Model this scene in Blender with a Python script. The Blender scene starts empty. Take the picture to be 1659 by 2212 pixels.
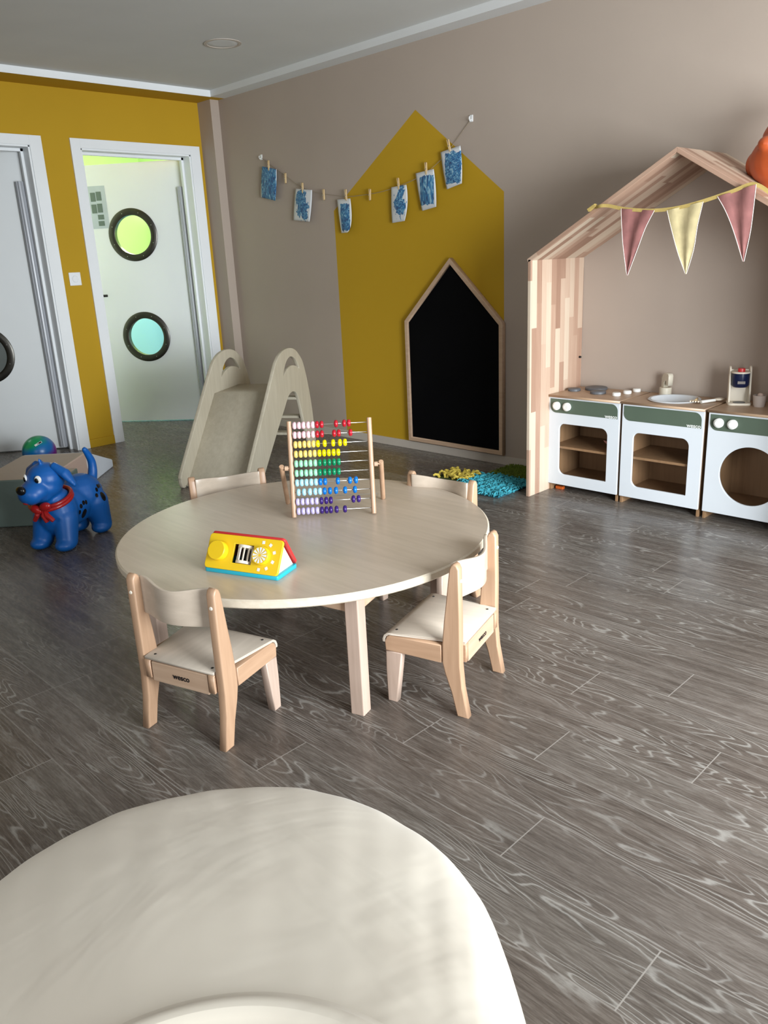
import bpy, bmesh, math, random
from mathutils import Vector, Matrix
random.seed(7)
PI = math.pi
SC = bpy.context.scene
COL = SC.collection

# ------------------------------------------------------------------ camera
CAM = Vector((5.6228, -3.8288, 1.2241))
YAW, PITCH, ROLL, FPX = 0.7959, 0.3067, -0.0485, 1722.56
cp, sp, cy_, sy_ = math.cos(PITCH), math.sin(PITCH), math.cos(YAW), math.sin(YAW)
fwd = Vector((-sy_ * cp, cy_ * cp, -sp)); rgt0 = Vector((cy_, sy_, 0)); up0 = rgt0.cross(fwd)
rgt = math.cos(ROLL) * rgt0 + math.sin(ROLL) * up0
upv = -math.sin(ROLL) * rgt0 + math.cos(ROLL) * up0
cam_d = bpy.data.cameras.new('camera'); cam = bpy.data.objects.new('camera', cam_d); COL.objects.link(cam)
cam.matrix_world = Matrix(((rgt.x, upv.x, -fwd.x, CAM.x), (rgt.y, upv.y, -fwd.y, CAM.y), (rgt.z, upv.z, -fwd.z, CAM.z), (0, 0, 0, 1)))
cam_d.sensor_fit = 'VERTICAL'; cam_d.sensor_height = 24.0; cam_d.sensor_width = 18.0
cam_d.lens = 24.0 * FPX / 2212.0; cam_d.clip_start = 0.02
SC.camera = cam

# ------------------------------------------------------------------ world, lights, exposure
W = bpy.data.worlds.new('world'); SC.world = W; W.use_nodes = True
bg = W.node_tree.nodes['Background']; bg.inputs[0].default_value = (0.85, 0.93, 1.0, 1); bg.inputs[1].default_value = 0.5

def area(name, loc, size, size_y, power, color, direction, spread=PI):
    d = bpy.data.lights.new(name, 'AREA'); d.shape = 'RECTANGLE'; d.size = size; d.size_y = size_y
    d.energy = power; d.color = color; d.spread = spread
    o = bpy.data.objects.new(name, d); COL.objects.link(o); o.location = loc
    o.rotation_euler = Vector(direction).to_track_quat('-Z', 'Y').to_euler()
    return o
area('daylight_right', (7.56, -2.05, 0.98), 2.5, 1.75, 121, (0.89, 0.955, 1.0), (-1, 0.44, -0.24), 2.15)
area('fill_front', (4.9, -5.84, 1.52), 2.5, 1.2, 13, (0.93, 0.97, 1.0), (0, 1, -.45), 2.3)  # added frontal fill for the foreground, no known window on this side
lw = bpy.data.lights.new('washroom_lamp', 'POINT'); lw.energy = 44; lw.color = (0.97, 1.0, 0.82); lw.shadow_soft_size = 0.15
lwo = bpy.data.objects.new('washroom_lamp', lw); COL.objects.link(lwo); lwo.location = (-1.6, 0.35, 1.9)
area('corridor_area_light', (-1.9, -2.6, 2.42), 0.6, 0.6, 5, (0.9, 0.97, 1.0), (0, 0, -1))  # weak overhead area light in the corridor behind the left door
SC.view_settings.view_transform = 'Standard'
SC.view_settings.look = 'None'
SC.view_settings.gamma = 1.0
SC.view_settings.use_curve_mapping = False
SC.view_settings.exposure = 0.92

# ------------------------------------------------------------------ materials
def s2l(c):
    return tuple(((v / 255) / 12.92 if v / 255 <= 0.04045 else ((v / 255 + 0.055) / 1.055) ** 2.4) for v in c)
class NT:
    def __init__(s, name):
        s.m = bpy.data.materials.new(name); s.m.use_nodes = True
        s.t = s.m.node_tree; s.b = s.t.nodes['Principled BSDF']
    def n(s, typ, **kw):
        x = s.t.nodes.new(typ)
        for k, v in kw.items(): setattr(x, k, v)
        return x
    def l(s, a, b): s.t.links.new(a, b)
    def math(s, op, a, b=None, c=None):
        x = s.n('ShaderNodeMath', operation=op)
        for i, v in enumerate((a, b, c)):
            if v is None: continue
            if isinstance(v, (int, float)): x.inputs[i].default_value = v
            else: s.l(v, x.inputs[i])
        return x.outputs[0]
    def coord(s, kind='Object'): return s.n('ShaderNodeTexCoord').outputs[kind]
    def sep(s, v):
        x = s.n('ShaderNodeSeparateXYZ'); s.l(v, x.inputs[0]); return x.outputs
    def comb(s, *v):
        x = s.n('ShaderNodeCombineXYZ')
        for i, a in enumerate(v):
            if isinstance(a, (int, float)): x.inputs[i].default_value = a
            else: s.l(a, x.inputs[i])
        return x.outputs[0]
    def noise(s, vec, scale=5, detail=3, rough=0.5, dist=0):
        x = s.n('ShaderNodeTexNoise'); s.l(vec, x.inputs['Vector'])
        x.inputs['Scale'].default_value = scale; x.inputs['Detail'].default_value = detail
        x.inputs['Roughness'].default_value = rough; x.inputs['Distortion'].default_value = dist
        return x.outputs[0]
    def white(s, vec):
        x = s.n('ShaderNodeTexWhiteNoise'); s.l(vec, x.inputs['Vector']); return x.outputs[0]
    def mapping(s, vec, scale=(1, 1, 1), rot=(0, 0, 0), loc=(0, 0, 0)):
        x = s.n('ShaderNodeMapping'); s.l(vec, x.inputs[0])
        x.inputs['Location'].default_value = loc; x.inputs['Rotation'].default_value = rot; x.inputs['Scale'].default_value = scale
        return x.outputs[0]
    def ramp(s, fac, stops, interp='LINEAR'):
        x = s.n('ShaderNodeValToRGB'); s.l(fac, x.inputs[0]); r = x.color_ramp; r.interpolation = interp
        while len(r.elements) < len(stops): r.elements.new(0.5)
        for e, (p, c) in zip(r.elements, stops): e.position = p; e.color = (*c, 1)
        return x.outputs[0]
    def mix(s, fac, a, b, mode='MIX'):
        x = s.n('ShaderNodeMix', data_type='RGBA', blend_type=mode)
        for i, v in ((0, fac), (6, a), (7, b)):
            if isinstance(v, (int, float)): x.inputs[i].default_value = v
            elif isinstance(v, tuple): x.inputs[i].default_value = (*v, 1)
            else: s.l(v, x.inputs[i])
        return x.outputs[2]
    def bump(s, h, strength=0.2, dist=0.002):
        x = s.n('ShaderNodeBump'); s.l(h, x.inputs['Height']); x.inputs['Strength'].default_value = strength; x.inputs['Distance'].default_value = dist
        s.l(x.outputs[0], s.b.inputs['Normal'])
    def base(s, c): 
        if isinstance(c, tuple): s.b.inputs['Base Color'].default_value = (*c, 1)
        else: s.l(c, s.b.inputs['Base Color'])
    def set(s, **kw):
        for k, v in kw.items(): s.b.inputs[k].default_value = v
        return s

def plain(name, c, rough=0.5, var=0.06, scale=8, bump=0.0, bscale=60, spec=0.5, metal=0.0, coat=0.0):
    t = NT(name); n = t.noise(t.coord(), scale, 4)
    lo = tuple(v * (1 - var) for v in c); hi = tuple(min(1, v * (1 + var)) for v in c)
    t.base(t.ramp(n, [(0.3, lo), (0.7, hi)]))
    t.set(Roughness=rough, Metallic=metal); t.b.inputs['Specular IOR Level'].default_value = spec
    t.b.inputs['Coat Weight'].default_value = coat
    if bump: t.bump(t.noise(t.coord(), bscale, 3), bump, 0.002)
    return t.m

def wood(name, c1, c2, axis='X', rough=0.45, fine=90, coat=0.0, amount=1.0):
    """grain running along the local axis"""
    t = NT(name); sc = {'X': (1.2, fine / 4, fine / 4), 'Y': (fine / 4, 1.2, fine / 4), 'Z': (fine / 4, fine / 4, 1.2)}[axis]
    v = t.mapping(t.coord(), sc)
    n = t.noise(v, 3, 5, 0.6, 0.3)
    big = t.noise(t.coord(), 4, 2)
    f = t.math('ADD', t.math('MULTIPLY', n, 0.7), t.math('MULTIPLY', big, 0.3))
    t.base(t.ramp(f, [(0.35, c2), (0.65, c1)]))
    t.set(Roughness=rough); t.b.inputs['Coat Weight'].default_value = coat
    t.bump(n, 0.05, 0.001)
    return t.m

M = {}
PAINT_Y = (0.48, 0.285, 0.012)
BEIGE = (0.41, 0.335, 0.278)
def wall_paint(name, c, house=False):
    t = NT(name); co = t.coord()
    n = t.noise(co, 1.6, 3)
    col = t.ramp(n, [(0.3, tuple(v * 0.97 for v in c)), (0.7, tuple(v * 1.03 for v in c))])
    if house:
        x, y, z = t.sep(co)
        e, g, He, ax, Ha = 1.3726, 2.7787, 1.5482, 2.1381, 2.0505
        k1 = (Ha - He) / (ax - e); k2 = (Ha - He) / (g - ax)
        l1 = t.math('ADD', t.math('MULTIPLY', t.math('SUBTRACT', x, e), k1), He)
        l2 = t.math('ADD', t.math('MULTIPLY', t.math('SUBTRACT', g, x), k2), He)
        m = t.math('MULTIPLY', t.math('GREATER_THAN', x, e), t.math('LESS_THAN', x, g))
        m = t.math('MULTIPLY', m, t.math('LESS_THAN', z, l1)); m = t.math('MULTIPLY', m, t.math('LESS_THAN', z, l2))
        col = t.mix(m, col, PAINT_Y)
    t.base(col); t.set(Roughness=0.75); t.b.inputs['Specular IOR Level'].default_value = 0.3
    t.bump(t.noise(co, 220, 3), 0.12, 0.0015)
    return t.m
M['wall'] = wall_paint('beige_paint', BEIGE)
M['wall_house'] = wall_paint('beige_paint_with_house', BEIGE, True)
M['wall_y'] = wall_paint('ochre_paint', PAINT_Y)
M['wall_d'] = wall_paint('low_bounce_paint', (0.20, 0.165, 0.14))  # unseen right and front walls, darkened to cut bounced light
M['ceil'] = plain('ceiling_white', (0.62, 0.62, 0.60), 0.85, 0.02, 3)
M['soffit'] = plain('soffit_grey_white', (0.66, 0.66, 0.65), 0.8, 0.02, 3)
M['white'] = plain('white_lacquer', (0.65, 0.68, 0.71), 0.35, 0.02, 3)
M['trimw'] = plain('door_frame_white', (0.82, 0.84, 0.85), 0.4, 0.02, 3)
M['leaf'] = plain('door_leaf_white', (0.82, 0.84, 0.84), 0.5, 0.02, 2)
M['skirt'] = plain('skirting_beige', (0.50, 0.44, 0.38), 0.6, 0.03, 3)
M['steel'] = plain('brushed_steel', (0.095, 0.09, 0.08), 0.35, 0.1, 12, metal=1.0)
M['dark'] = plain('black_hole', (0.012, 0.010, 0.009), 0.6)
M['guard'] = plain('finger_guard_grey', (0.42, 0.43, 0.46), 0.25, 0.03)
M['birch'] = wood('birch_ply', (0.60, 0.50, 0.40), (0.51, 0.42, 0.33), 'X', 0.30, 60)
M['birchy'] = wood('birch_ply_long', (0.60, 0.52, 0.43), (0.51, 0.44, 0.36), 'Y', 0.32, 60)
M['birchz'] = wood('birch_ply_upright', (0.62, 0.56, 0.45), (0.50, 0.45, 0.35), 'Z', 0.38, 60)
M['edge'] = wood('ply_edge', (0.70, 0.62, 0.50), (0.60, 0.51, 0.39), 'X', 0.5, 120)
M['beech'] = wood('beech', (0.52, 0.33, 0.21), (0.42, 0.255, 0.155), 'Z', 0.38, 80)
M['beechy'] = wood('beech_rail', (0.52, 0.33, 0.21), (0.42, 0.255, 0.155), 'Y', 0.38, 80)
M['beechx'] = wood('beech_cross', (0.56, 0.39, 0.27), (0.47, 0.31, 0.205), 'X', 0.38, 80)
M['legw'] = wood('pale_beech_leg', (0.55, 0.41, 0.33), (0.44, 0.32, 0.25), 'Z', 0.45, 90)
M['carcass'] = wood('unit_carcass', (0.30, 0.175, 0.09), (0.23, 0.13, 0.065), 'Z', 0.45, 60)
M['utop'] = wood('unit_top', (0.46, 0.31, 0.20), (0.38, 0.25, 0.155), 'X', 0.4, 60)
M['slide'] = wood('slide_ply', (0.50, 0.45, 0.35), (0.42, 0.37, 0.28), 'Z', 0.42, 50)
M['green'] = plain('grey_green_panel', (0.085, 0.115, 0.082), 0.45, 0.04)
M['board'] = plain('chalkboard_black', (0.0015, 0.0015, 0.002), 0.85, 0.3, 3, spec=0.08)
M['knob'] = plain('white_plastic', (0.80, 0.80, 0.76), 0.3, 0.01)
M['greyp'] = plain('grey_plastic', (0.10, 0.105, 0.115), 0.45, 0.05)
M['sink'] = plain('sink_plastic', (0.62, 0.64, 0.66), 0.22, 0.02)
M['wire'] = plain('steel_wire', (0.7, 0.7, 0.68), 0.3, metal=1.0)
M['black'] = plain('black_print', (0.006, 0.006, 0.008), 0.4)
M['string'] = plain('hemp_string', (0.30, 0.24, 0.17), 0.9, 0.1, 100)
M['peg'] = wood('peg_wood', (0.70, 0.52, 0.28), (0.58, 0.40, 0.20), 'Z', 0.6, 80)
M['hook'] = plain('hook_white', (0.75, 0.75, 0.74), 0.3)
M['tape'] = plain('mustard_ribbon', (0.46, 0.33, 0.10), 0.8, 0.1, 60, 0.2, 400)
M['fl_pink'] = plain('dusty_pink_cotton', (0.26, 0.105, 0.095), 0.9, 0.18, 18, 0.5, 45)
M['fl_yel'] = plain('straw_cotton', (0.50, 0.41, 0.22), 0.9, 0.15, 18, 0.5, 45)
M['fl_edge'] = plain('frayed_edge', (0.75, 0.66, 0.60), 0.9, 0.05)
M['dogblue'] = plain('blue_rubber', (0.003, 0.105, 0.40), 0.42, 0.03, 5)
M['red'] = plain('red_rubber', (0.36, 0.012, 0.012), 0.25, 0.05)
M['eyew'] = plain('eye_white', (0.8, 0.8, 0.78), 0.3)
M['eyeb'] = plain('black_gloss', (0.004, 0.004, 0.005), 0.25)
M['orange'] = plain('orange_rubber', (0.42, 0.075, 0.018), 0.35, 0.05)
M['oblock'] = plain('orange_plastic', (0.55, 0.10, 0.01), 0.5)
M['foamg'] = plain('grey_green_vinyl', (0.17, 0.225, 0.20), 0.5, 0.03)
M['foamb'] = plain('beige_vinyl', (0.46, 0.37, 0.29), 0.5, 0.03)
M['foamp'] = plain('pink_beige_vinyl', (0.56, 0.41, 0.34), 0.5, 0.03)
M['foamw'] = plain('white_vinyl', (0.66, 0.70, 0.76), 0.5, 0.03)
M['yellow'] = plain('yellow_paint', (0.80, 0.52, 0.01), 0.35, 0.02)
M['redp'] = plain('red_paint', (0.55, 0.03, 0.03), 0.35, 0.02)
M['cyan'] = plain('cyan_paint', (0.02, 0.42, 0.56), 0.35, 0.02)
M['cream'] = plain('cream_paint', (0.74, 0.66, 0.54), 0.5, 0.04)
M['navy'] = plain('navy_plastic', (0.006, 0.012, 0.05), 0.3)
M['grey'] = plain('grey_window', (0.20, 0.17, 0.15), 0.4)
M['pinkp'] = plain('pink_plate', (0.58, 0.28, 0.27), 0.4)
M['cup'] = plain('beige_cup', (0.50, 0.42, 0.37), 0.5)
M['paper'] = plain('lilac_paper', (0.50, 0.56, 0.60), 0.5)
M['pcard'] = plain('green_grey_card', (0.14, 0.19, 0.16), 0.5)
M['lime'] = plain('lime_wall', (0.50, 0.72, 0.30), 0.8, 0.02)
M['aqua'] = plain('aqua_wall', (0.42, 0.72, 0.95), 0.8, 0.02)
M['ceil_bounce'] = plain('ceiling_green_bounce', (0.88, 0.90, 0.70), 0.8, 0.02)  # green bounce from the lime walls tinted into the ceiling colour
BEADS = [((0.80, 0.52, 0.56), (0.42, 0.008, 0.02)), ((0.80, 0.60, 0.16), (0.78, 0.64, 0.0)), ((0.30, 0.66, 0.42), (0.0, 0.20, 0.08)),
         ((0.36, 0.66, 0.78), (0.0, 0.14, 0.50)), ((0.50, 0.44, 0.72), (0.035, 0.012, 0.14))]
for i, (a, b) in enumerate(BEADS):
    M['bl%d' % i] = plain('bead_light_%d' % i, a, 0.35, 0.01); M['bd%d' % i] = plain('bead_deep_%d' % i, b, 0.22, 0.01)

def laminate(name, rot):
    """glued stave boards, staves along local Z, stacked along local Y (rot: roof keeps same axes)"""
    t = NT(name); x, y, z = t.sep(t.coord())
    r = t.math('FLOOR', t.math('DIVIDE', t.math('ADD', y, 3.0), 0.042))
    off = t.white(t.comb(r, 3.1, rot))
    k = t.math('FLOOR', t.math('ADD', t.math('DIVIDE', z, 0.42), t.math('MULTIPLY', off, 7.0)))
    w = t.white(t.comb(r, k, rot))
    g = t.noise(t.comb(t.math('MULTIPLY', x, 20), t.math('MULTIPLY', y, 60), t.math('ADD', t.math('MULTIPLY', z, 2.2), t.math('MULTIPLY', w, 9))), 2.2, 5, 0.6, 0.5)
    f = t.math('ADD', t.math('MULTIPLY', w, 0.75), t.math('MULTIPLY', g, 0.35))
    t.base(t.ramp(f, [(0.15, (0.29, 0.165, 0.11)), (0.40, (0.40, 0.25, 0.175)), (0.62, (0.50, 0.355, 0.26)), (0.9, (0.58, 0.47, 0.355))]))
    t.set(Roughness=0.5); return t.m
M['lam'] = laminate('laminated_staves', 1.0)
M['lam2'] = laminate('laminated_staves_roof', 5.0)
M['lamedge'] = wood('stave_edge', (0.60, 0.45, 0.32), (0.46, 0.32, 0.22), 'Z', 0.5, 60)

def floor_mat():
    t = NT('oak_vinyl_planks'); x, y, z = t.sep(t.coord())
    PW = 0.1655
    yr = t.math('DIVIDE', t.math('ADD', y, 2.70), PW); row = t.math('FLOOR', yr); fy = t.math('FRACT', yr)
    ro = t.white(t.comb(row, 1.7, 0.3))
    ro = t.math('MULTIPLY', ro, 5.0)
    for k_, seam in ((-1, 4.13), (0, 4.773), (1, 4.33), (2, 4.63), (3, 4.965)):
        hit = t.math('COMPARE', row, float(k_), 0.5)
        ro = t.math('ADD', t.math('MULTIPLY', ro, t.math('SUBTRACT', 1.0, hit)), t.math('MULTIPLY', hit, 10.0 - seam / 1.006))
    xr = t.math('ADD', t.math('DIVIDE', x, 1.006), ro); kx = t.math('FLOOR', xr); fx = t.math('FRACT', xr)
    w = t.white(t.comb(row, kx, 2.0)); w2 = t.white(t.comb(kx, row, 9.0))
    # cathedral figure: contour lines of a stretched noise
    v = t.comb(t.math('ADD', t.math('MULTIPLY', x, 1.5), t.math('MULTIPLY', w, 37)), t.math('ADD', t.math('MULTIPLY', y, 8.5), t.math('MULTIPLY', w2, 23)), 0.0)
    n = t.noise(v, 1.0, 2.0, 0.45, 0.25)
    wob = t.noise(t.comb(t.math('MULTIPLY', x, 26), t.math('MULTIPLY', y, 60), 0.0), 1.0, 3, 0.6)
    c = t.math('SINE', t.math('ADD', t.math('MULTIPLY', n, 165), t.math('MULTIPLY', wob, 3.0)))
    lines = t.math('POWER', t.math('MAXIMUM', c, 0.0), 4.0)
    patch = t.noise(t.comb(t.math('ADD', t.math('MULTIPLY', x, 2.3), w), t.math('MULTIPLY', y, 9), 4.0), 1.0, 2)
    pm = t.math('MULTIPLY', t.ramp(patch, [(0.44, (0.10,) * 3), (0.60, (1,) * 3)]), 0.72)
    lines = t.math('MULTIPLY', lines, pm)
    fine = t.noise(t.comb(t.math('MULTIPLY', x, 20), t.math('MULTIPLY', y, 230), w), 1.0, 4, 0.65)
    mid = t.noise(t.comb(t.math('MULTIPLY', x, 2.4), t.math('MULTIPLY', y, 38), w2), 1.0, 4, 0.6)
    f = t.math('ADD', t.math('MULTIPLY', fine, 0.5), t.math('MULTIPLY', mid, 0.5))
    col = t.ramp(f, [(0.36, (0.075, 0.060, 0.050)), (0.50, (0.128, 0.106, 0.090)), (0.64, (0.192, 0.166, 0.145))])
    tone = t.ramp(w, [(0.0, (0.86, 0.84, 0.82)), (0.5, (1.0, 1.0, 1.0)), (1.0, (1.06, 1.10, 1.10))])
    col = t.mix(1.0, col, tone, 'MULTIPLY')
    col = t.mix(lines, col, (0.36, 0.34, 0.31))
    # joints
    ey = t.math('MINIMUM', fy, t.math('SUBTRACT', 1.0, fy)); ex = t.math('MINIMUM', fx, t.math('SUBTRACT', 1.0, fx))
    jy = t.math('LESS_THAN', ey, 0.010); jx = t.math('LESS_THAN', ex, 0.0014)
    j = t.math('MAXIMUM', t.math('MULTIPLY', jy, 0.45), t.math('MULTIPLY', jx, 0.85))
    col = t.mix(j, col, (0.34, 0.31, 0.28))
    t.base(col)
    rr = t.math('ADD', 0.17, t.math('MULTIPLY', fine, 0.2)); t.l(rr, t.b.inputs['Roughness'])
    t.b.inputs['Specular IOR Level'].default_value = 0.32
    t.bump(fine, 0.12, 0.0012)
    return t.m
M['floor'] = floor_mat()

def fabric_mat():
    t = NT('cream_jersey'); co = t.coord()
    n = t.noise(co, 2.5, 3)
    t.base(t.ramp(n, [(0.3, (0.66, 0.59, 0.49)), (0.7, (0.71, 0.65, 0.55))]))
    t.set(Roughness=0.8); t.b.inputs['Sheen Weight'].default_value = 0.2
    wv = t.noise(t.mapping(co, (1.6, 5, 4), (0.3, 0.2, 0.9)), 1.0, 3, 0.45, 0.8)
    w2 = t.noise(t.mapping(co, (4, 1.8, 3), (0, 0.3, -0.2)), 1.0, 3, 0.5, 1.0)
    t.bump(t.math('ADD', wv, t.math('MULTIPLY', w2, 0.7)), 0.45, 0.025)
    return t.m
M['fabric'] = fabric_mat()

def ball_mat():
    t = NT('marbled_ball'); n = t.noise(t.coord(), 9, 1.5, 0.4, 0.4)
    x, y, z = t.sep(t.coord())
    dx, dy, dz = t.math('SUBTRACT', x, .009), t.math('SUBTRACT', y, -.045), t.math('SUBTRACT', z, .198)
    d = t.math('SQRT', t.math('ADD', t.math('MULTIPLY', dx, dx), t.math('ADD', t.math('MULTIPLY', dy, dy), t.math('MULTIPLY', dz, dz))))
    f = t.math('ADD', t.math('MULTIPLY', d, 5.0), t.math('MULTIPLY', t.math('SUBTRACT', n, .5), .35))
    t.base(t.ramp(f, [(0.30, (0.005, 0.30, 0.10)), (0.42, (0.0, 0.20, 0.30)), (0.50, (0.0, 0.15, 0.42)), (0.66, (0.01, 0.13, 0.42)), (0.78, (0.17, 0.01, 0.22))]))
    t.set(Roughness=0.3); return t.m
M['ball'] = ball_mat()

def painting_mat(i, sx, sz, streak, dens, ox=0.0, oz=0.0, full=False):
    t = NT('blue_painting_%d' % i); co = t.coord(); x, y, z = t.sep(co)
    n = t.noise(t.mapping(co, (14, 14, 14 / streak), (0, 0.2 * i, 0), (i * 3.1, 0, i)), 1.0, 4, 0.6, 1.6)
    n2 = t.noise(t.mapping(co, (40, 40, 40 / streak), (0, 0.3, 0), (i, 2, 0)), 1.0, 4, 0.6, 2.5)
    dx = t.math('DIVIDE', t.math('SUBTRACT', x, ox), sx); dz = t.math('DIVIDE', t.math('SUBTRACT', z, oz), sz)
    d = t.math('MAXIMUM', t.math('ABSOLUTE', dx), t.math('ABSOLUTE', dz)) if full else t.math('SQRT', t.math('ADD', t.math('MULTIPLY', dx, dx), t.math('MULTIPLY', dz, dz)))
    m = t.math('LESS_THAN', t.math('ADD', d, t.math('MULTIPLY', t.math('SUBTRACT', n, 0.5), 0.5 if full else 2.4)), dens)
    m = t.math('MULTIPLY', m, 0.96)
    blue = t.ramp(n2, [(0.36, (0.0, 0.03, 0.13)), (0.45, (0.004, 0.10, 0.27)), (0.53, (0.02, 0.20, 0.40)), (0.64, (0.30, 0.50, 0.60))])
    t.base(t.mix(m, (0.66, 0.67, 0.68), blue)); t.set(Roughness=0.6); return t.m

def glass_mat():
    t = NT('frosted_glass'); t.base((0.97, 1.0, 0.98)); t.set(Roughness=0.22, IOR=1.12)
    t.b.inputs['Transmission Weight'].default_value = 1.0
    n = t.noise(t.coord(), 30, 2); t.bump(n, 0.03, 0.001); return t.m
M['glass'] = glass_mat()

# ------------------------------------------------------------------ geometry helpers
def T(x, y, z): return Matrix.Translation((x, y, z))
def RZ(a): return Matrix.Rotation(a, 4, 'Z')
def RX(a): return Matrix.Rotation(a, 4, 'X')
def RY(a): return Matrix.Rotation(a, 4, 'Y')
XZ = Matrix(((1, 0, 0, 0), (0, 0, -1, 0), (0, 1, 0, 0), (0, 0, 0, 1)))   # plane XY -> XZ, thickness along -Y..+Y
YZ = Matrix(((0, 0, 1, 0), (1, 0, 0, 0), (0, 1, 0, 0), (0, 0, 0, 1)))    # plane XY -> YZ, thickness along X

class MB:
    def __init__(s): s.bm = bmesh.new(); s.bm.verts.ensure_lookup_table()
    def box(s, x0, x1, y0, y1, z0, z1, m=None, mi=0):
        vs = [s.bm.verts.new((x, y, z)) for x in (x0, x1) for y in (y0, y1) for z in (z0, z1)]
        if m is not None:
            for v in vs: v.co = m @ v.co
        for f in ((0, 1, 3, 2), (4, 6, 7, 5), (0, 4, 5, 1), (2, 3, 7, 6), (0, 2, 6, 4), (1, 5, 7, 3)):
            fc = s.bm.faces.new([vs[i] for i in f]); fc.material_index = mi
        return s
    def tube(s, pts, r, n=10, cap=True, mi=0):
        pts = [Vector(p) for p in pts]; rs = r if isinstance(r, (list, tuple)) else [r] * len(pts)
        rings = []; prev = None
        for i, p in enumerate(pts):
            d = (pts[min(i + 1, len(pts) - 1)] - pts[max(i - 1, 0)]).normalized()
            if prev is None: a = d.orthogonal().normalized()
            else: a = (prev - d * prev.dot(d)).normalized()
            prev = a; b = d.cross(a)
            rings.append([s.bm.verts.new(p + (a * math.cos(2 * PI * k / n) + b * math.sin(2 * PI * k / n)) * rs[i]) for k in range(n)])
        for q, w in zip(rings, rings[1:]):
            for k in range(n):
                f = s.bm.faces.new((q[k], q[(k + 1) % n], w[(k + 1) % n], w[k])); f.smooth = True; f.material_index = mi
        if cap:
            s.bm.faces.new(rings[0][::-1]).material_index = mi; s.bm.faces.new(rings[-1]).material_index = mi
        return s
    def lathe(s, prof, n=32, m=None, mi=0, smooth=True):
        m = m or Matrix(); rings = []
        for r, z in prof:
            if r < 1e-6: rings.append([s.bm.verts.new(m @ Vector((0, 0, z)))])
            else: rings.append([s.bm.verts.new(m @ Vector((r * math.cos(2 * PI * k / n), r * math.sin(2 * PI * k / n), z))) for k in range(n)])
        for q, w in zip(rings, rings[1:]):
            for k in range(n):
                k2 = (k + 1) % n
                if len(q) == 1 and len(w) == 1: continue
                if len(q) == 1: f = s.bm.faces.new((q[0], w[k2], w[k]))
                elif len(w) == 1: f = s.bm.faces.new((q[k], q[k2], w[0]))
                else: f = s.bm.faces.new((q[k], q[k2], w[k2], w[k]))
                f.smooth = smooth; f.material_index = mi
        return s
    def ell(s, c, r, m=None, n=20, mi=0):
        k = n // 2; mm = T(*c) @ (m or Matrix()) @ Matrix.Diagonal((*r, 1))
        return s.lathe([(math.sin(PI * i / k), -math.cos(PI * i / k)) for i in range(k + 1)], n, mm, mi)
    def poly(s, pts, mi=0):
        f = s.bm.faces.new([s.bm.verts.new(p) for p in pts]); f.material_index = mi; return s
    def build(s, name, mat, parent=None, bevel=0.0, seg=2, loc=(0, 0, 0), rz=0.0, smooth=False):
        bmesh.ops.recalc_face_normals(s.bm, faces=s.bm.faces)
        for e in s.bm.edges:
            if len(e.link_faces) == 2 and e.calc_face_angle(0) > .70: e.smooth = False
        me = bpy.data.meshes.new(name); s.bm.to_mesh(me); s.bm.free()
        return link(name, me, mat, parent, bevel, seg, loc, rz, smooth)
def link(name, me, mat, parent=None, bevel=0.0, seg=2, loc=(0, 0, 0), rz=0.0, smooth=False):
    o = bpy.data.objects.new(name, me); COL.objects.link(o)
    for mm in (mat if isinstance(mat, (list, tuple)) else [mat]): me.materials.append(mm)
    o.location = loc; o.rotation_euler = (0, 0, rz)
    if parent: o.parent = parent
    if bevel:
        b = o.modifiers.new('bevel', 'BEVEL'); b.width = bevel; b.segments = seg; b.limit_method = 'ANGLE'; b.angle_limit = 0.6; b.harden_normals = False
    if smooth:
        for p in me.polygons: p.use_smooth = True
    return o
def curve_mesh(cu, name):
    o = bpy.data.objects.new('tmp', cu); COL.objects.link(o)
    dg = bpy.context.evaluated_depsgraph_get(); dg.update()
    me = bpy.data.meshes.new_from_object(o.evaluated_get(dg)); bpy.data.objects.remove(o); me.name = name
    return me
def plate(name, outer, holes, t, m4, mat, parent=None, edge=0.0015, **kw):
    """a board of thickness t cut to an outline with holes; m4 maps its XY plane into place"""
    cu = bpy.data.curves.new('c', 'CURVE'); cu.dimensions = '2D'; cu.fill_mode = 'BOTH'
    e = min(edge, t * 0.3); cu.extrude = t / 2 - e; cu.bevel_depth = e; cu.bevel_resolution = 1; cu.offset = -e
    for pts in [outer] + list(holes):
        sp_ = cu.splines.new('POLY'); sp_.points.add(len(pts) - 1); sp_.use_cyclic_u = True
        for p, q in zip(sp_.points, pts): p.co = (q[0], q[1], 0, 1)
    me = curve_mesh(cu, name); me.transform(m4)
    me.materials.clear()
    return link(name, me, mat, parent, **kw)
def text(name, body, size, m4, mat, parent=None, width=None, ext=0.0004, bold=0.0):
    cu = bpy.data.curves.new('t', 'FONT'); cu.body = body; cu.size = size; cu.extrude = ext; cu.align_x = 'CENTER'; cu.align_y = 'CENTER'; cu.offset = bold
    me = curve_mesh(cu, name)
    if width:
        xs = [v.co.x for v in me.vertices]; k = width / (max(xs) - min(xs)); me.transform(Matrix.Diagonal((k, k, 1, 1)))
    me.transform(m4); me.materials.clear()
    return link(name, me, mat, parent)
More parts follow.
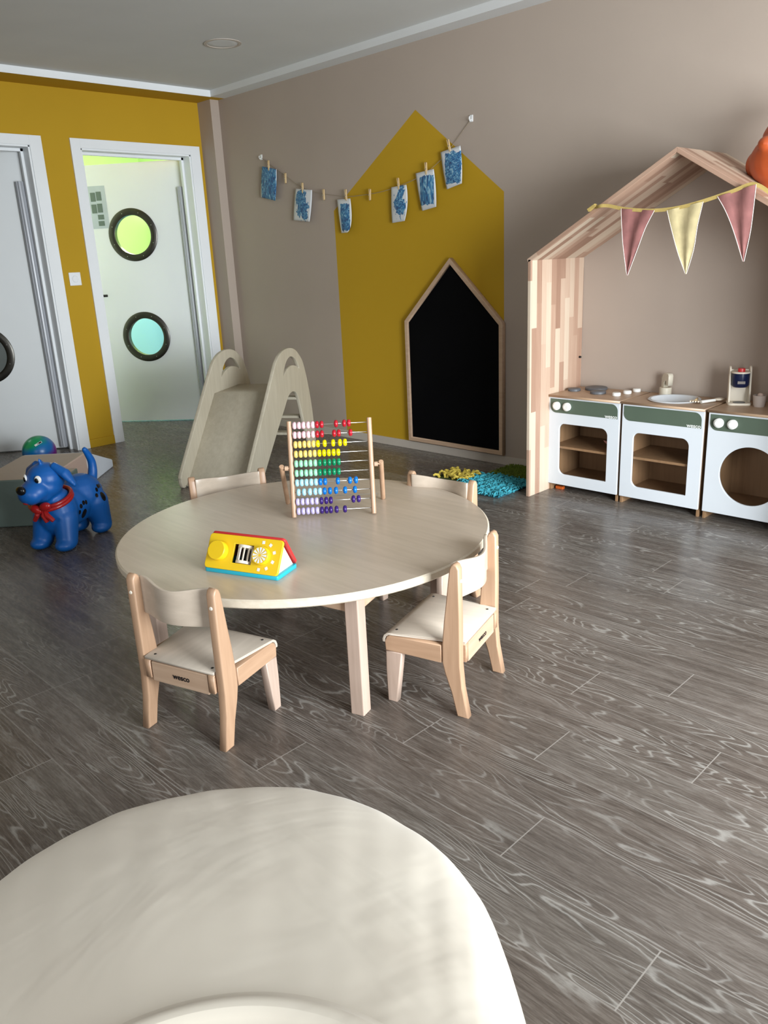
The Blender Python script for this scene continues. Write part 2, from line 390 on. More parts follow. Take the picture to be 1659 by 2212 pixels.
def rrect(x0, x1, y0, y1, r, n=8):
    """rounded rectangle; r = (BL, BR, TR, TL)"""
    if not isinstance(r, (tuple, list)): r = (r,) * 4
    out = []
    for (cx, cy, a0, rr) in ((x0, y0, PI, r[0]), (x1, y0, 1.5 * PI, r[1]), (x1, y1, 0, r[2]), (x0, y1, PI / 2, r[3])):
        sx = 1 if cx == x0 else -1; sy = 1 if cy == y0 else -1
        if rr <= 0: out.append((cx, cy)); continue
        for i in range(n + 1):
            a = a0 + (PI / 2) * i / n; out.append((cx + sx * rr + rr * math.cos(a), cy + sy * rr + rr * math.sin(a)))
    return out
def circ(cx, cy, r, n=48): return [(cx + r * math.cos(2 * PI * i / n), cy + r * math.sin(2 * PI * i / n)) for i in range(n)]
def spline(pts, n=6, closed=True):
    """Catmull-Rom through points"""
    out = []; N = len(pts)
    rng = range(N) if closed else range(N - 1)
    for i in rng:
        g = lambda k: pts[k % N] if closed else pts[max(0, min(N - 1, k))]
        p0, p1, p2, p3 = g(i - 1), g(i), g(i + 1), g(i + 2)
        for j in range(n):
            t = j / n
            out.append(tuple(0.5 * (2 * b + (c - a) * t + (2 * a - 5 * b + 4 * c - d) * t * t + (-a + 3 * b - 3 * c + d) * t ** 3) for a, b, c, d in zip(p0, p1, p2, p3)))
    if not closed: out.append(tuple(pts[-1]))
    return out
def thing(name, label, cat, loc=(0, 0, 0), rz=0.0, group=None):
    o = bpy.data.objects.new(name, None); COL.objects.link(o); o.empty_display_size = 0.05
    o.location = loc; o.rotation_euler = (0, 0, rz); return tag(o, label, cat, group)
def tag(o, label, cat, group=None):
    o['label'] = label; o['category'] = cat
    if group: o['group'] = group
    return o
def struct(o, label=None):
    o['kind'] = 'structure'
    if label: o['label'] = label
    return o
def dup(root, loc, rz, label):
    r = root.copy(); COL.objects.link(r); r.location = loc; r.rotation_euler = (0, 0, rz); r['label'] = label
    for ch in list(root.children):
        c = ch.copy(); COL.objects.link(c); c.parent = r
        for g in list(ch.children):
            d = g.copy(); COL.objects.link(d); d.parent = c
    return r

# ------------------------------------------------------------------ the room
ZC, ZS = 2.445, 2.403
XR, YF = 7.4, -5.7
struct(MB().box(-3.3, XR + .2, YF - .2, 1.4, -0.05, 0).build('floor', M['floor']), 'grey-brown oak-look plank floor')
struct(MB().box(0, XR + .2, YF - .2, 0, ZC, ZC + .1).build('ceiling', M['ceil']), 'white ceiling')
struct(MB().box(-.14, XR + .2, 0, .14, 0, 2.6).build('wall_back', M['wall_house']), 'beige wall with a mustard house shape painted on it')
wl = MB()
for y0, y1, z0, z1 in ((YF - .2, -2.267, 0, 2.6), (-1.40, -1.054, 0, 2.6), (-.187, 0, 0, 2.6), (-2.267, -1.40, 2.04, 2.6), (-1.054, -.187, 2.04, 2.6)):
    wl.box(-.14, 0, y0, y1, z0, z1)
struct(wl.build('wall_left', M['wall_y']), 'mustard yellow wall with two doorways')
# right wall with a wide window, front wall with a window added for the fill (both behind the photographer)
wr = MB()
WY0, WY1, WZ0, WZ1 = -3.35, -0.75, 0.10, 2.12
for y0, y1, z0, z1 in ((YF - .2, WY0, 0, 2.6), (WY1, 0, 0, 2.6), (WY0, WY1, 0, WZ0), (WY0, WY1, WZ1, 2.6)): wr.box(XR, XR + .1, y0, y1, z0, z1)
struct(wr.build('wall_right', M['wall_d']))
wf = MB()
for x0, x1, z0, z1 in ((0, 3.6, 0, 2.6), (6.2, XR + .1, 0, 2.6), (3.6, 6.2, 0, .9), (3.6, 6.2, 2.15, 2.6)): wf.box(x0, x1, YF - .1, YF, z0, z1)
struct(wf.build('wall_front', M['wall_d']))
w2 = MB()
for x0, x1, z0, z1 in ((3.6, 3.66, .9, 2.15), (6.14, 6.2, .9, 2.15), (4.87, 4.93, .9, 2.15), (3.6, 6.2, .9, .96), (3.6, 6.2, 2.09, 2.15)): w2.box(x0, x1, YF - .07, YF - .02, z0, z1)
struct(w2.build('fill_window', M['trimw']))  # frame of the added opening that lets the frontal fill in
w1 = MB()
for y0, y1, z0, z1 in ((WY0, WY0 + .06, WZ0, WZ1), (WY1 - .06, WY1, WZ0, WZ1), (-2.08, -2.02, WZ0, WZ1), (WY0, WY1, WZ0, WZ0 + .06), (WY0, WY1, WZ1 - .06, WZ1)): w1.box(XR + .02, XR + .07, y0, y1, z0, z1)
struct(w1.build('window_1', M['trimw']))
# dropped ceiling border: yellow underside along the left wall, white along the back wall
struct(MB().box(0, .243, YF, 0, ZS, ZC).build('trim_1', M['wall_y']), 'mustard underside of the ceiling border')
struct(MB().box(.243, .247, YF, -.118, ZS - .001, ZC).build('trim_2', M['trimw']), 'white edge of the ceiling border above the doors')
struct(MB().box(.247, XR, -.118, 0, ZS, ZC).build('trim_3', M['soffit']), 'white ceiling border along the beige wall')
struct(MB().box(0, .168, -.0735, 0, 0, ZS).build('trim_4', M['wall']), 'beige corner pillar')
struct(MB().box(.168, XR, -.012, 0, 0, .053).build('baseboard_back', M['skirt'], bevel=.002), 'beige skirting board')
bl = MB()
for y0, y1 in ((YF, -2.33), (-1.327, -1.1205)): bl.box(0, .012, y0, y1, 0, .062)
struct(bl.build('baseboard_left', M['wall_y'], bevel=.002), 'mustard skirting board')

def doorway(n, ya, yb, hinge, ang, poster=False):
    """ya..yb clear opening in the left wall, leaf hinged at the right jamb and swung away"""
    root = bpy.data.objects.new('door_%d' % n, None); COL.objects.link(root); root.location = (0, (ya + yb) / 2, 0); struct(root)
    y0 = (ya + yb) / 2
    f = MB(); ca = .068
    for s0, s1, z0, z1 in ((ya - ca, ya, 0, 2.10), (yb, yb + ca + .014, 0, 2.10), (ya, yb, 2.04, 2.10)):
        f.box(0, .014, s0 - y0, s1 - y0, z0, z1)
    f.box(-.14, .006, ya - y0 - .002, ya - y0 + .012, 0, 2.04); f.box(-.14, .006, yb - y0 - .012, yb - y0 + .002, 0, 2.04)
    f.box(-.14, .006, ya - y0, yb - y0, 2.028, 2.042)
    f.box(-.105, -.08, yb - y0 - .03, yb - y0 - .01, 0, 2.03); f.box(-.105, -.08, ya - y0, yb - y0, 2.01, 2.03)
    f.build('door_frame', M['trimw'], root, bevel=.0015)
    leaf = plate('door_leaf', [(0.0, .008), (.90, .008), (.90, 2.028), (0.0, 2.028)], [circ(.466, .705, .175, 64), circ(.466, 1.50, .175, 64)], .04, T(0, -.02, 0) @ XZ, M['leaf'], root)
    leaf.location = (hinge[0], hinge[1] - y0, 0); leaf.rotation_euler = (0, 0, ang)
    for z in (.705, 1.50):
        r = MB(); m = T(.466, .004, z) @ RX(-PI / 2)
        r.lathe([(.148, -.040), (.148, .004), (.156, .008), (.192, .008), (.200, .002), (.200, -.006), (.175, -.006), (.175, -.040), (.148, -.040)], 64, m)
        for k in range(8):
            a = 2 * PI * (k + .5) / 8; r.lathe([(0, .0095), (.003, .0092), (.004, .007)], 10, m @ T(.174 * math.cos(a), .174 * math.sin(a), 0), 1)
        r.build('porthole_ring', [M['steel'], M['wire']], leaf)
        MB().lathe([(0, .003), (.15, .003), (.15, -.003), (0, -.003)], 48, T(.466, -.018, z) @ RX(-PI / 2), smooth=False).build('porthole_glass', M['glass'], leaf)
    h = MB(); h.tube([(.84, .0, 1.045), (.84, .045, 1.045), (.80, .05, 1.045), (.73, .05, 1.045)], .0095, 12)
    h.lathe([(0, .006), (.024, .006), (.024, 0)], 20, T(.84, .002, 1.045) @ RX(-PI / 2)); h.build('handle', M['dark'], leaf)
    g = MB(); N = 14
    prof = [(-.006 + .070 * i / N, .006 + .034 * math.sin(PI * i / N) ** .8 + (.004 if i % 3 == 1 else 0)) for i in range(N + 1)]
    for (xa, ya_), (xb, yb_) in zip(prof, prof[1:]):
        g.poly([(xa, ya_, .02), (xb, yb_, .02), (xb, yb_, 1.83), (xa, ya_, 1.83)])
    g.poly([(x, y, 1.83) for x, y in prof]); g.build('finger_guard', M['guard'], leaf)
    return root, leaf
d2, leaf2 = doorway(2, -1.054, -.187, (-.150, -.168), math.atan2(-.625, -.781))
d1, leaf1 = doorway(1, -2.267, -1.40, (-.135, -1.412), math.atan2(-.788, -.616))
struct(d2, 'white door with lime and aqua portholes, ajar'); struct(d1, 'white door at the left edge of the picture, ajar')
# rooms behind the doors
rb = MB(); rb.box(-3.3, -3.2, -1.22, 1.3, 1.15, 2.5, mi=0); rb.box(-3.2, -.14, 1.2, 1.3, 1.15, 2.5, mi=0)
rb.box(-3.3, -3.2, -1.22, 1.3, 0, 1.15, mi=1); rb.box(-3.2, -.14, 1.2, 1.3, 0, 1.15, mi=1); rb.box(-3.3, -.14, -1.30, -1.22, 0, 2.5, mi=2); rb.box(-.14, -.10, 0.14, 1.3, 0, 2.5, mi=0)
struct(rb.build('wall_washroom', [M['lime'], M['aqua'], M['leaf']]), 'lime and aqua walls of the room behind the open door')
struct(MB().box(-3.3, -.14, -1.3, 1.3, ZC, ZC + .1).build('ceiling_washroom', M['ceil_bounce']))
struct(MB().box(-3.3, -.14, -4.0, -1.3, ZC, ZC + .1).build('ceiling_corridor', M['ceil']))
struct(MB().box(-3.3, -3.2, -4.0, -1.3, 0, 2.5).box(-3.3, -.14, -4.1, -4.0, 0, 2.5).build('wall_corridor', M['foamg']))

def downlight(name, x, y, z, r, label, hue='ceil'):
    t = thing(name, label, 'light', (x, y, z))
    MB().lathe([(r * .82, 0), (r * .84, -.004), (r, -.003), (r, 0.0)], 48).build('trim_ring', M['skirt'], t)
    MB().lathe([(r * .83, .0), (r * .80, -.0015), (r * .5, -.0012), (0, -.001)], 48).build('diffuser', M['soffit'], t)
    return t
downlight('ceiling_light', 1.366, -.772, ZC - .0005, .107, 'round recessed ceiling downlight with a pale rim', 'light')
downlight('ceiling_light', -1.75, -.62, ZC - .0005, .12, 'round ceiling light seen in the gap above the open door')

# light switch
sw = thing('light_switch', 'white square light switch with a round rocker on the mustard wall', 'switch', (0, -1.232, 1.192))
MB().box(0, .008, -.042, .042, -.044, .044).build('plate', M['trimw'], sw, bevel=.003)
MB().lathe([(0, .012), (.020, .012), (.023, .008), (.025, .009), (.026, .007)], 32, RY(PI / 2)).build('rocker', M['trimw'], sw)

# poster on the open door
po = thing('card_sheet', 'pale hanging sheet with six grey-green cards on the open door', 'poster', (-.150, -.168, 0), math.atan2(-.625, -.781))
MB().box(.650, .830, .001, .003, 1.56, 1.875).build('sheet', M['paper'], po)
for cx, cz, w, h in ((.705, 1.800, .042, .066), (.753, 1.795, .042, .066), (.707, 1.712, .042, .066), (.755, 1.708, .042, .066), (.709, 1.645, .05, .036), (.711, 1.598, .05, .036)):
    MB().box(cx - w / 2, cx + w / 2, .0035, .0045, cz - h / 2, cz + h / 2).box(cx - .008, cx + .008, .0046, .0052, cz + h / 2 - .008, cz + h / 2 - .002).build('card', M['pcard'], po)

# ------------------------------------------------------------------ chalkboard
cb = thing('chalkboard', 'house-shaped black chalkboard in a wooden frame on the mustard wall', 'chalkboard', (2.405, -.001, 0))
xl, xr_, zb, ze, za = -.387, .3865, .0623, .8425, 1.2135; fw = .026
outer = [(xl, zb), (xr_, zb), (xr_, ze), (0, za), (xl, ze)]
k = (za - ze) / xr_; drop = fw * math.sqrt(1 + k * k)
inner = [(xl + fw, zb + fw), (xr_ - fw, zb + fw), (xr_ - fw, ze + k * fw - drop), (0, za - drop), (xl + fw, ze + k * fw - drop)]
plate('frame', outer, [inner], .034, T(0, -.018, 0) @ XZ, M['beechx'], cb, edge=.003)
plate('board', [(x * 1.0, z) for x, z in inner], [], .012, T(0, -.014, 0) @ XZ, M['board'], cb, edge=.0005)

# ------------------------------------------------------------------ garland of paintings
STR = [(.633, 1.961), (.741, 1.900), (.918, 1.803), (1.069, 1.725), (1.193, 1.684), (1.298, 1.661), (1.502, 1.628), (1.649, 1.621), (1.839, 1.626), (1.99, 1.645), (2.135, 1.672), (2.231, 1.702), (2.343, 1.762), (2.437, 1.835), (2.555, 1.940)]
sp3 = [(x, -.004 - .014 * min(1, 4 * min(i, len(STR) - 1 - i) / len(STR)), z) for i, (x, z) in enumerate(STR)]
tag(MB().tube(spline(sp3, 4, False), .0016, 6).build('string', M['string']), 'thin hemp string sagging between two wall hooks', 'string')
for x, z, lb in ((.633, 1.962, 'small clear-white wall hook at the left end of the string'), (2.558, 1.945, 'small white wall hook at the right end of the string, right of the painted gable')):
    t = thing('wall_hook', lb, 'hook', (x, 0, z), group='hooks holding the painting string')
    MB().box(-.012, .012, -.006, 0, -.018, .018).build('base', M['hook'], t, bevel=.004)
    MB().tube([(0, -.004, -.006), (0, -.018, -.012), (0, -.022, -.002), (0, -.020, .008)], .003, 8).build('prong', M['hook'], t)
CARDS = [([(.659, 1.898), (.822, 1.862), (.794, 1.657), (.615, 1.695)], dict(sx=.085, sz=.12, streak=2.5, dens=1.1, full=True), 'painting fully washed in pale and mid blue, furthest left on the string'),
         ([(1.016, 1.718), (1.189, 1.694), (1.153, 1.494), (.967, 1.515)], dict(sx=.075, sz=.11, streak=1.2, dens=.85, ox=.012, oz=-.01), 'white sheet with a ragged dark blue blot, second painting from the left'),
         ([(1.436, 1.614), (1.563, 1.61), (1.568, 1.469), (1.530, 1.403), (1.459, 1.403)], dict(sx=.06, sz=.115, streak=2.0, dens=.72, full=True), 'narrow white sheet of blue strokes overlapping the left edge of the mustard house'),
         ([(1.938, 1.644), (2.066, 1.648), (2.075, 1.542), (2.052, 1.442), (1.933, 1.437)], dict(sx=.062, sz=.11, streak=1.4, dens=.75), 'white sheet with a star-like blue splash, lowest painting inside the mustard house'),
         ([(2.145, 1.703), (2.289, 1.713), (2.311, 1.504), (2.188, 1.49)], dict(sx=.075, sz=.105, streak=4.0, dens=.76, full=True), 'white sheet with long vertical blue brush strokes, second from the right'),
         ([(2.345, 1.796), (2.493, 1.814), (2.508, 1.614), (2.385, 1.593)], dict(sx=.075, sz=.105, streak=1.0, dens=.80, full=True, ox=.01), 'highest painting, dense swirling blue strokes on white, near the right gable slope')]
for i, (q, kw, lb) in enumerate(CARDS):
    cx = sum(p[0] for p in q) / len(q); cz = sum(p[1] for p in q) / len(q)
    if len(q) == 5: tl, tr, r2, br, bl_ = q; rmid = r2
    else: tl, tr, br, bl_ = q; rmid = ((tr[0] + br[0]) / 2 + .006, (tr[1] + br[1]) / 2)
    mb = MB(); N = 12; grid = []
    for a in range(N + 1):
        v = a / N; row = []
        L = (tl[0] + (bl_[0] - tl[0]) * v - .004 * math.sin(PI * v), tl[1] + (bl_[1] - tl[1]) * v)
        t0, t1, t2 = (1 - v) ** 2, 2 * v * (1 - v), v * v
        ctl = (2 * rmid[0] - (tr[0] + br[0]) / 2, 2 * rmid[1] - (tr[1] + br[1]) / 2)
        Rr = (tr[0] * t0 + ctl[0] * t1 + br[0] * t2, tr[1] * t0 + ctl[1] * t1 + br[1] * t2)
        for b in range(N + 1):
            u = b / N; curl = .010 * math.sin(PI * u) * math.sin(PI * v * .8 + .3) + .012 * u * u * v
            row.append(mb.bm.verts.new((L[0] + (Rr[0] - L[0]) * u - cx, -.0 - curl, L[1] + (Rr[1] - L[1]) * u - cz)))
        grid.append(row)
    for a in range(N):
        for b in range(N):
            f = mb.bm.faces.new((grid[a][b], grid[a][b + 1], grid[a + 1][b + 1], grid[a + 1][b])); f.smooth = True
    o = mb.build('painting', painting_mat(i, **kw), loc=(cx, -.022, cz)); s = o.modifiers.new('s', 'SOLIDIFY'); s.thickness = .0006
    tag(o, lb, 'painting', 'paintings pegged on the string')
PEGS = [(.739, 1.896), (.917, 1.795), (1.094, 1.716), (1.309, 1.655), (1.527, 1.636), (1.75, 1.618), (2.003, 1.659), (2.232, 1.722), (2.411, 1.825)]
PL = ['holding the leftmost painting', 'bare, between the first and second paintings', 'holding the second painting from the left', 'bare, just left of the narrow sheet on the house edge', 'holding the narrow sheet on the left edge of the mustard house', 'bare, hanging alone inside the mustard house', 'holding the star-splash painting in the mustard house', 'holding the painting of long vertical strokes', 'holding the highest painting at the right']
PT = [0.0, 0.05, 0, 0, -.05, .05, -.1, -.05, -.25]
def make_peg():
    t = thing('clothespin', '', 'clothespin', group='clothespins on the string')
    for s in (-1, 1):
        plate('jaw', [(s * .0015, -.036), (s * .006, -.030), (s * .0062, .0), (s * .0075, .030), (s * .004, .034), (s * .0012, .0)], [], .009, XZ, M['peg'], t, edge=.0008)
    MB().tube([(-.007, -.006, -.004), (.007, -.006, -.004)], .0015, 6).tube([(-.0075, -.006, -.004), (-.0075, .003, .004)], .001, 6).build('spring', M['wire'], t)
    return t
pg = make_peg()
for i, ((x, z), lb, tl_) in enumerate(zip(PEGS, PL, PT)):
    L = 'small wooden clothespin ' + lb
    o = pg if i == 0 else dup(pg, (0, 0, 0), 0, L)
    o['label'] = L; o.location = (x, -.025, z); o.rotation_euler = (0, tl_, 0)

# ------------------------------------------------------------------ play house frame
hs = thing('playhouse_frame', 'tall laminated-wood house frame standing over the play kitchen', 'playhouse', (3.9, -.24, 0))
hx0, hx1, hze, hxr, hzr, th = 3.2765 - 3.9, 4.66 - 3.9, 1.196, 3.997 - 3.9, 1.603, .018
MB().box(hx0, hx0 + th, -.24, .239, 0, hze - .005).build('side_panel', M['lam'], hs, bevel=.002)
MB().box(hx1 - th, hx1, -.24, .239, 0, hze - .005).build('side_panel', M['lam'], hs, bevel=.002)
def roof(xa, za_, xb, zb_):
    L = math.hypot(xb - xa, zb_ - za_); a = math.atan2(xb - xa, zb_ - za_)
    s = 1 if xb > xa else -1
    x0, x1 = (0, th) if s > 0 else (-th, 0)
    mb = MB(); vs = []
    e = th * math.tan(abs(a)) if True else 0
    # local: z along the slope (from eave to ridge), x thickness; mitred at the ridge
    rid = th / math.tan(abs(a))
    q = [(0, 0), (s * th, -th * .1), (s * th, L - rid), (0, L)]
    for y in (-.24, .239): vs.append([mb.bm.verts.new((x, y, z)) for x, z in q])
    mb.bm.faces.new(vs[0]); mb.bm.faces.new(vs[1][::-1])
    for i in range(4): mb.bm.faces.new((vs[0][i], vs[1][i], vs[1][(i + 1) % 4], vs[0][(i + 1) % 4]))
    o = mb.build('roof_panel', M['lam2'], hs, bevel=.0015); o.location = (xa, 0, za_); o.rotation_euler = (0, a, 0); return o
roof(hx0 - .006, hze - .004, hxr, hzr); roof(hx1 + .006, hze - .004, hxr, hzr)
MB().tube([(hx0 + th + .001, .215, .675), (hx0 + th + .010, .215, .675)], .006, 10).build('bolt', M['dark'], hs)

# bunting
bu = thing('bunting', 'mustard ribbon of three cloth pennants slung across the playhouse gable', 'bunting', (3.98, -.50, 1.36))
def P3(x, z, y=0.0): return (x - 3.98, y, z - 1.36)
tape = spline([P3(3.640, 1.398, .012), P3(3.671, 1.402, -.004), P3(3.711, 1.400), P3(3.777, 1.384), P3(3.854, 1.372), P3(3.923, 1.366), P3(3.989, 1.366), P3(4.053, 1.372), P3(4.126, 1.385), P3(4.192, 1.400), P3(4.249, 1.414), P3(4.31, 1.432), P3(4.345, 1.424), P3(4.40, 1.386, .006), P3(4.50, 1.325, .012), P3(4.60, 1.268, .015)], 5, False)
mb = MB()
for p, q in zip(tape, tape[1:]):
    p, q = Vector(p), Vector(q); d = (q - p).normalized(); n = Vector((-d.z, 0, d.x)) * .007
    vs = [p - n, q - n, q + n, p + n]
    mb.poly([v + Vector((0, -.002, 0)) for v in vs]); mb.poly([v + Vector((0, .002, 0)) for v in vs])
    mb.poly([vs[0] + Vector((0, -.002, 0)), vs[1] + Vector((0, -.002, 0)), vs[1] + Vector((0, .002, 0)), vs[0] + Vector((0, .002, 0))])
    mb.poly([vs[3] + Vector((0, -.002, 0)), vs[2] + Vector((0, -.002, 0)), vs[2] + Vector((0, .002, 0)), vs[3] + Vector((0, .002, 0))])
mb.build('ribbon', M['tape'], bu)
MB().box(-.022, .020, -.001, .018, -.003, .010, T(-.352, .0, .036) @ RY(-.50)).build('ribbon_knot', M['tape'], bu, bevel=.001)
FL = [([(3.773, 1.384), (3.790, 1.24), (3.813, 1.108)], [(3.926, 1.366), (3.888, 1.30), (3.858, 1.22), (3.817, 1.108)], 'fl_pink', 'dusty pink pennant'),
      ([(3.982, 1.362), (4.010, 1.28), (4.042, 1.19), (4.078, 1.108)], [(4.132, 1.384), (4.114, 1.296), (4.105, 1.203), (4.082, 1.108)], 'fl_yel', 'straw yellow pennant'),
      ([(4.189, 1.398), (4.225, 1.345), (4.262, 1.27), (4.309, 1.150)], [(4.334, 1.430), (4.330, 1.326), (4.326, 1.25), (4.313, 1.150)], 'fl_pink', 'dusty pink pennant')]
def along(pts, v):
    f = v * (len(pts) - 1); i = min(int(f), len(pts) - 2); t = f - i
    return (pts[i][0] * (1 - t) + pts[i + 1][0] * t, pts[i][1] * (1 - t) + pts[i + 1][1] * t)
for Lp, Rp, mt, lb in FL:
    mb = MB(); N = 16; G = []; Lp = spline(Lp, 5, False); Rp = spline(Rp, 5, False)
    for a in range(N + 1):
        v = a / N; l, r = along(Lp, v), along(Rp, v); row = []
        for b in range(9):
            u = b / 8; row.append(mb.bm.verts.new(P3(l[0] + (r[0] - l[0]) * u, l[1] + (r[1] - l[1]) * u, -.003 - .006 * math.sin(3 * PI * u + 3 * v) * (1 - .6 * v))))
        G.append(row)
    for a in range(N):
        for b in range(8):
            f = mb.bm.faces.new((G[a][b], G[a][b + 1], G[a + 1][b + 1], G[a + 1][b])); f.smooth = True
            f.material_index = 0
    pl = [Vector(v.co) for v in [r[0] for r in G]]; pr = [Vector(v.co) for v in [r[-1] for r in G]]
    mb.tube(pl, .0014, 6, mi=1); mb.tube(pr, .0014, 6, mi=1)
    fo = mb.build('pennant', [M[mt], M['fl_edge']], bu); fo['label'] = lb

# orange hopper animal on the roof slope
def blob(name, parts, mat, parent, voxel=.006, smooth=8, loc=(0, 0, 0), rz=0):
    mb = MB()
    for c, r, *m in parts: mb.ell(c, r, m[0] if m else None, 20)
    o = mb.build(name, mat, parent, loc=loc, rz=rz)
    r = o.modifiers.new('r', 'REMESH'); r.mode = 'VOXEL'; r.voxel_size = voxel; r.use_smooth_shade = True
    s = o.modifiers.new('s', 'SMOOTH'); s.factor = .6; s.iterations = smooth
    return o
def chain(p0, p1, r0, r1, n=7):
    return [((p0[0] + (p1[0] - p0[0]) * i / (n - 1), p0[1] + (p1[1] - p0[1]) * i / (n - 1), p0[2] + (p1[2] - p0[2]) * i / (n - 1)), ((r0 + (r1 - r0) * i / (n - 1)),) * 3) for i in range(n)]
an = thing('hopper_toy', 'orange-brown rubber animal hopper perched on the playhouse roof', 'toy', (4.31, -.22, 1.40))
blob('body', [((0, 0, .13), (.118, .10, .105)), ((.01, 0, .21), (.085, .075, .08)), ((.05, 0, .30), (.075, .065, .065)), ((-.10, .03, .125), (.045, .05, .055)), ((.09, -.03, .04), (.05, .05, .06)), ((-.03, -.075, .19), (.034, .034, .030)), ((.0, .0, .05), (.07, .07, .06)), ((.10, .02, .32), (.05, .04, .04))], M['orange'], an)

# ------------------------------------------------------------------ play kitchen
UY, UT, UW, TOPZ = -.302, .012, .406, .515
def kitchen_unit(x0, kind, name, label):
    t = thing(name, label, 'play kitchen', (x0 + UW / 2, -.152, 0)); h = UW / 2; yf = UY + .152; yb = .147
    for s in (-1, 1): 
        a, b = (-h, -h + UT) if s < 0 else (h - UT, h)
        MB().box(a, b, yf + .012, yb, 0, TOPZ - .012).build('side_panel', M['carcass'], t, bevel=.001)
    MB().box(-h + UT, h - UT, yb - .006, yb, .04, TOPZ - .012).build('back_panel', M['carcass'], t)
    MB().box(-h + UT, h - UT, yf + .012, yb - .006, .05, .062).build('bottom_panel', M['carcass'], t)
    win = circ(.0, .231, .133, 64) if kind == 'washer' else rrect(-.141, .139, .096, .367, (.034, .004, .036, .032))
    if kind == 'washer': win = [(x - .003, z) for x, z in win]
    plate('front_panel', rrect(-h + .0005, h - .0005, .0375, .503, .002, 2), [win], .012, T(0, yf + .006, 0) @ XZ, M['white'], t, edge=.0015)
    if kind != 'washer':
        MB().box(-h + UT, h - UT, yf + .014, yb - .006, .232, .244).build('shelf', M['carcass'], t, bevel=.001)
    cp_ = plate('control_panel', rrect(-h + .009, h - (.0 if kind == 'washer' else .011), .4225, .495, (.034, 0, .0 if kind == 'washer' else .034, 0)), [], .0016, T(0, yf - .0004, 0) @ XZ, M['green'], t, edge=.0003)
    if kind != 'washer': text('lettering', 'wesco', .014, T(.1565, yf - .0016, .4315) @ XZ, M['knob'], cp_, width=.066, bold=.00015)
    if kind != 'sink':
        for kx in (-.153, -.092):
            MB().lathe([(0, .018), (.013, .018), (.014, .016), (.019, .015), (.0215, .012), (.0215, 0)], 32, T(kx, yf - .0012, .459) @ RX(PI / 2)).build('knob', M['knob'], t)
    x1 = h + (.0015 if kind != 'washer' else 0)
    hole = [circ(3.90 - (x0 + h), .002, .105, 48)] if kind == 'sink' else []
    plate('worktop', [(-h - .003, yf - .010), (x1 + .001, yf - .010), (x1 + .001, yb), (-h - .003, yb)], hole, .012, T(0, 0, TOPZ - .006), M['utop'], t, edge=.0015)
    return t
kitchen_unit(3.293, 'cooker', 'toy_cooker', 'white toy cooker with two knobs and grey hob discs, beside the wooden house panel')
su = kitchen_unit(3.712, 'sink', 'toy_sink_unit', 'white toy sink unit without knobs, the middle of the three kitchen units')
kitchen_unit(4.137, 'washer', 'toy_washing_machine', 'white toy washing machine with a round opening and two knobs')
sx, sy = 3.90 - (3.712 + UW / 2), .002
MB().lathe([(.108, -.002), (.118, .0005), (.122, .004), (.118, .007), (.108, .006), (.098, -.008), (.080, -.032), (.05, -.046), (0, -.048), ], 56, T(sx, sy, TOPZ)).build('sink_bowl', M['sink'], su)
fc = thing('toy_tap', 'wooden toy tap standing behind the white sink bowl', 'tap', (3.800, -.042, TOPZ))
fc.parent = None
MB().lathe([(0, 0), (.030, 0), (.030, .036), (.028, .038), (0, .038)], 28).build('base', M['birchz'], fc)
plate('spout', [(-.018, .036), (.004, .036), (.004, .062), (.010, .070), (.022, .072), (.022, .052), (.040, .050), (.042, .098), (.036, .108), (.008, .110), (-.010, .100), (-.018, .080)], [], .026, RZ(-.55) @ XZ, M['birchz'], fc, edge=.002)
for x, y, r, lb in ((3.347, -.150, .033, 'small grey hob disc at the left edge of the toy cooker'), (3.425, -.062, .058, 'large grey hob disc at the back of the toy cooker'), (3.497, -.165, .040, 'medium grey hob disc in front of the large one')):
    o = MB().lathe([(0, .013), (r * .9, .0135), (r, .011), (r, .001), (r * .97, 0), (0, 0)], 40).build('hob_disc', M['greyp'], loc=(x, y, TOPZ)); tag(o, lb, 'toy hob disc', 'hob discs on the toy cooker')
for x, y, r, lb in ((3.612, -.185, .021, 'round white wooden tap knob nearest the front, between hob and sink'), (3.628, -.105, .021, 'middle white knob in the row between hob and sink'), (3.640, -.03, .020, 'rear white knob in the row between hob and sink, next to the wall')):
    o = MB().lathe([(0, .017), (r * .85, .017), (r, .014), (r, .002), (r * .9, 0), (0, 0)], 28).build('cooker_dial', M['knob'], loc=(x, y, TOPZ)); tag(o, lb, 'toy knob', 'white dials on the toy cooker')
# wooden fork and spoon
fk = thing('toy_fork', 'wooden toy fork with four tine tips hanging over the sink rim', 'toy fork', (4.018, -.185, TOPZ), math.radians(15))
for i in range(4): MB().box(-.020 + .0115 * i, -.014 + .0115 * i, -.028, .0, .004, .011, RX(-.12)).build('tine', M['cream'], fk, bevel=.001)
MB().box(-.020, .0205, -.001, .014, .006, .012, RX(-.12)).tube([(0, .010, .010), (0.0, .06, .011)], .005, 8).build('handle', M['peg'], fk)
sn = thing('toy_spoon', 'toy spoon with a thick white handle and wooden bowl, right of the sink', 'toy spoon', (4.070, -.150, TOPZ), math.radians(62))
MB().tube([(-.045, 0, .008), (.032, 0, .010)], [.0075, .0065], 14).build('handle', M['knob'], sn)
MB().ell((.055, 0, .012), (.028, .019, .007)).tube([(.025, 0, .010), (.04, 0, .011)], .004, 8).build('bowl', M['cream'], sn)
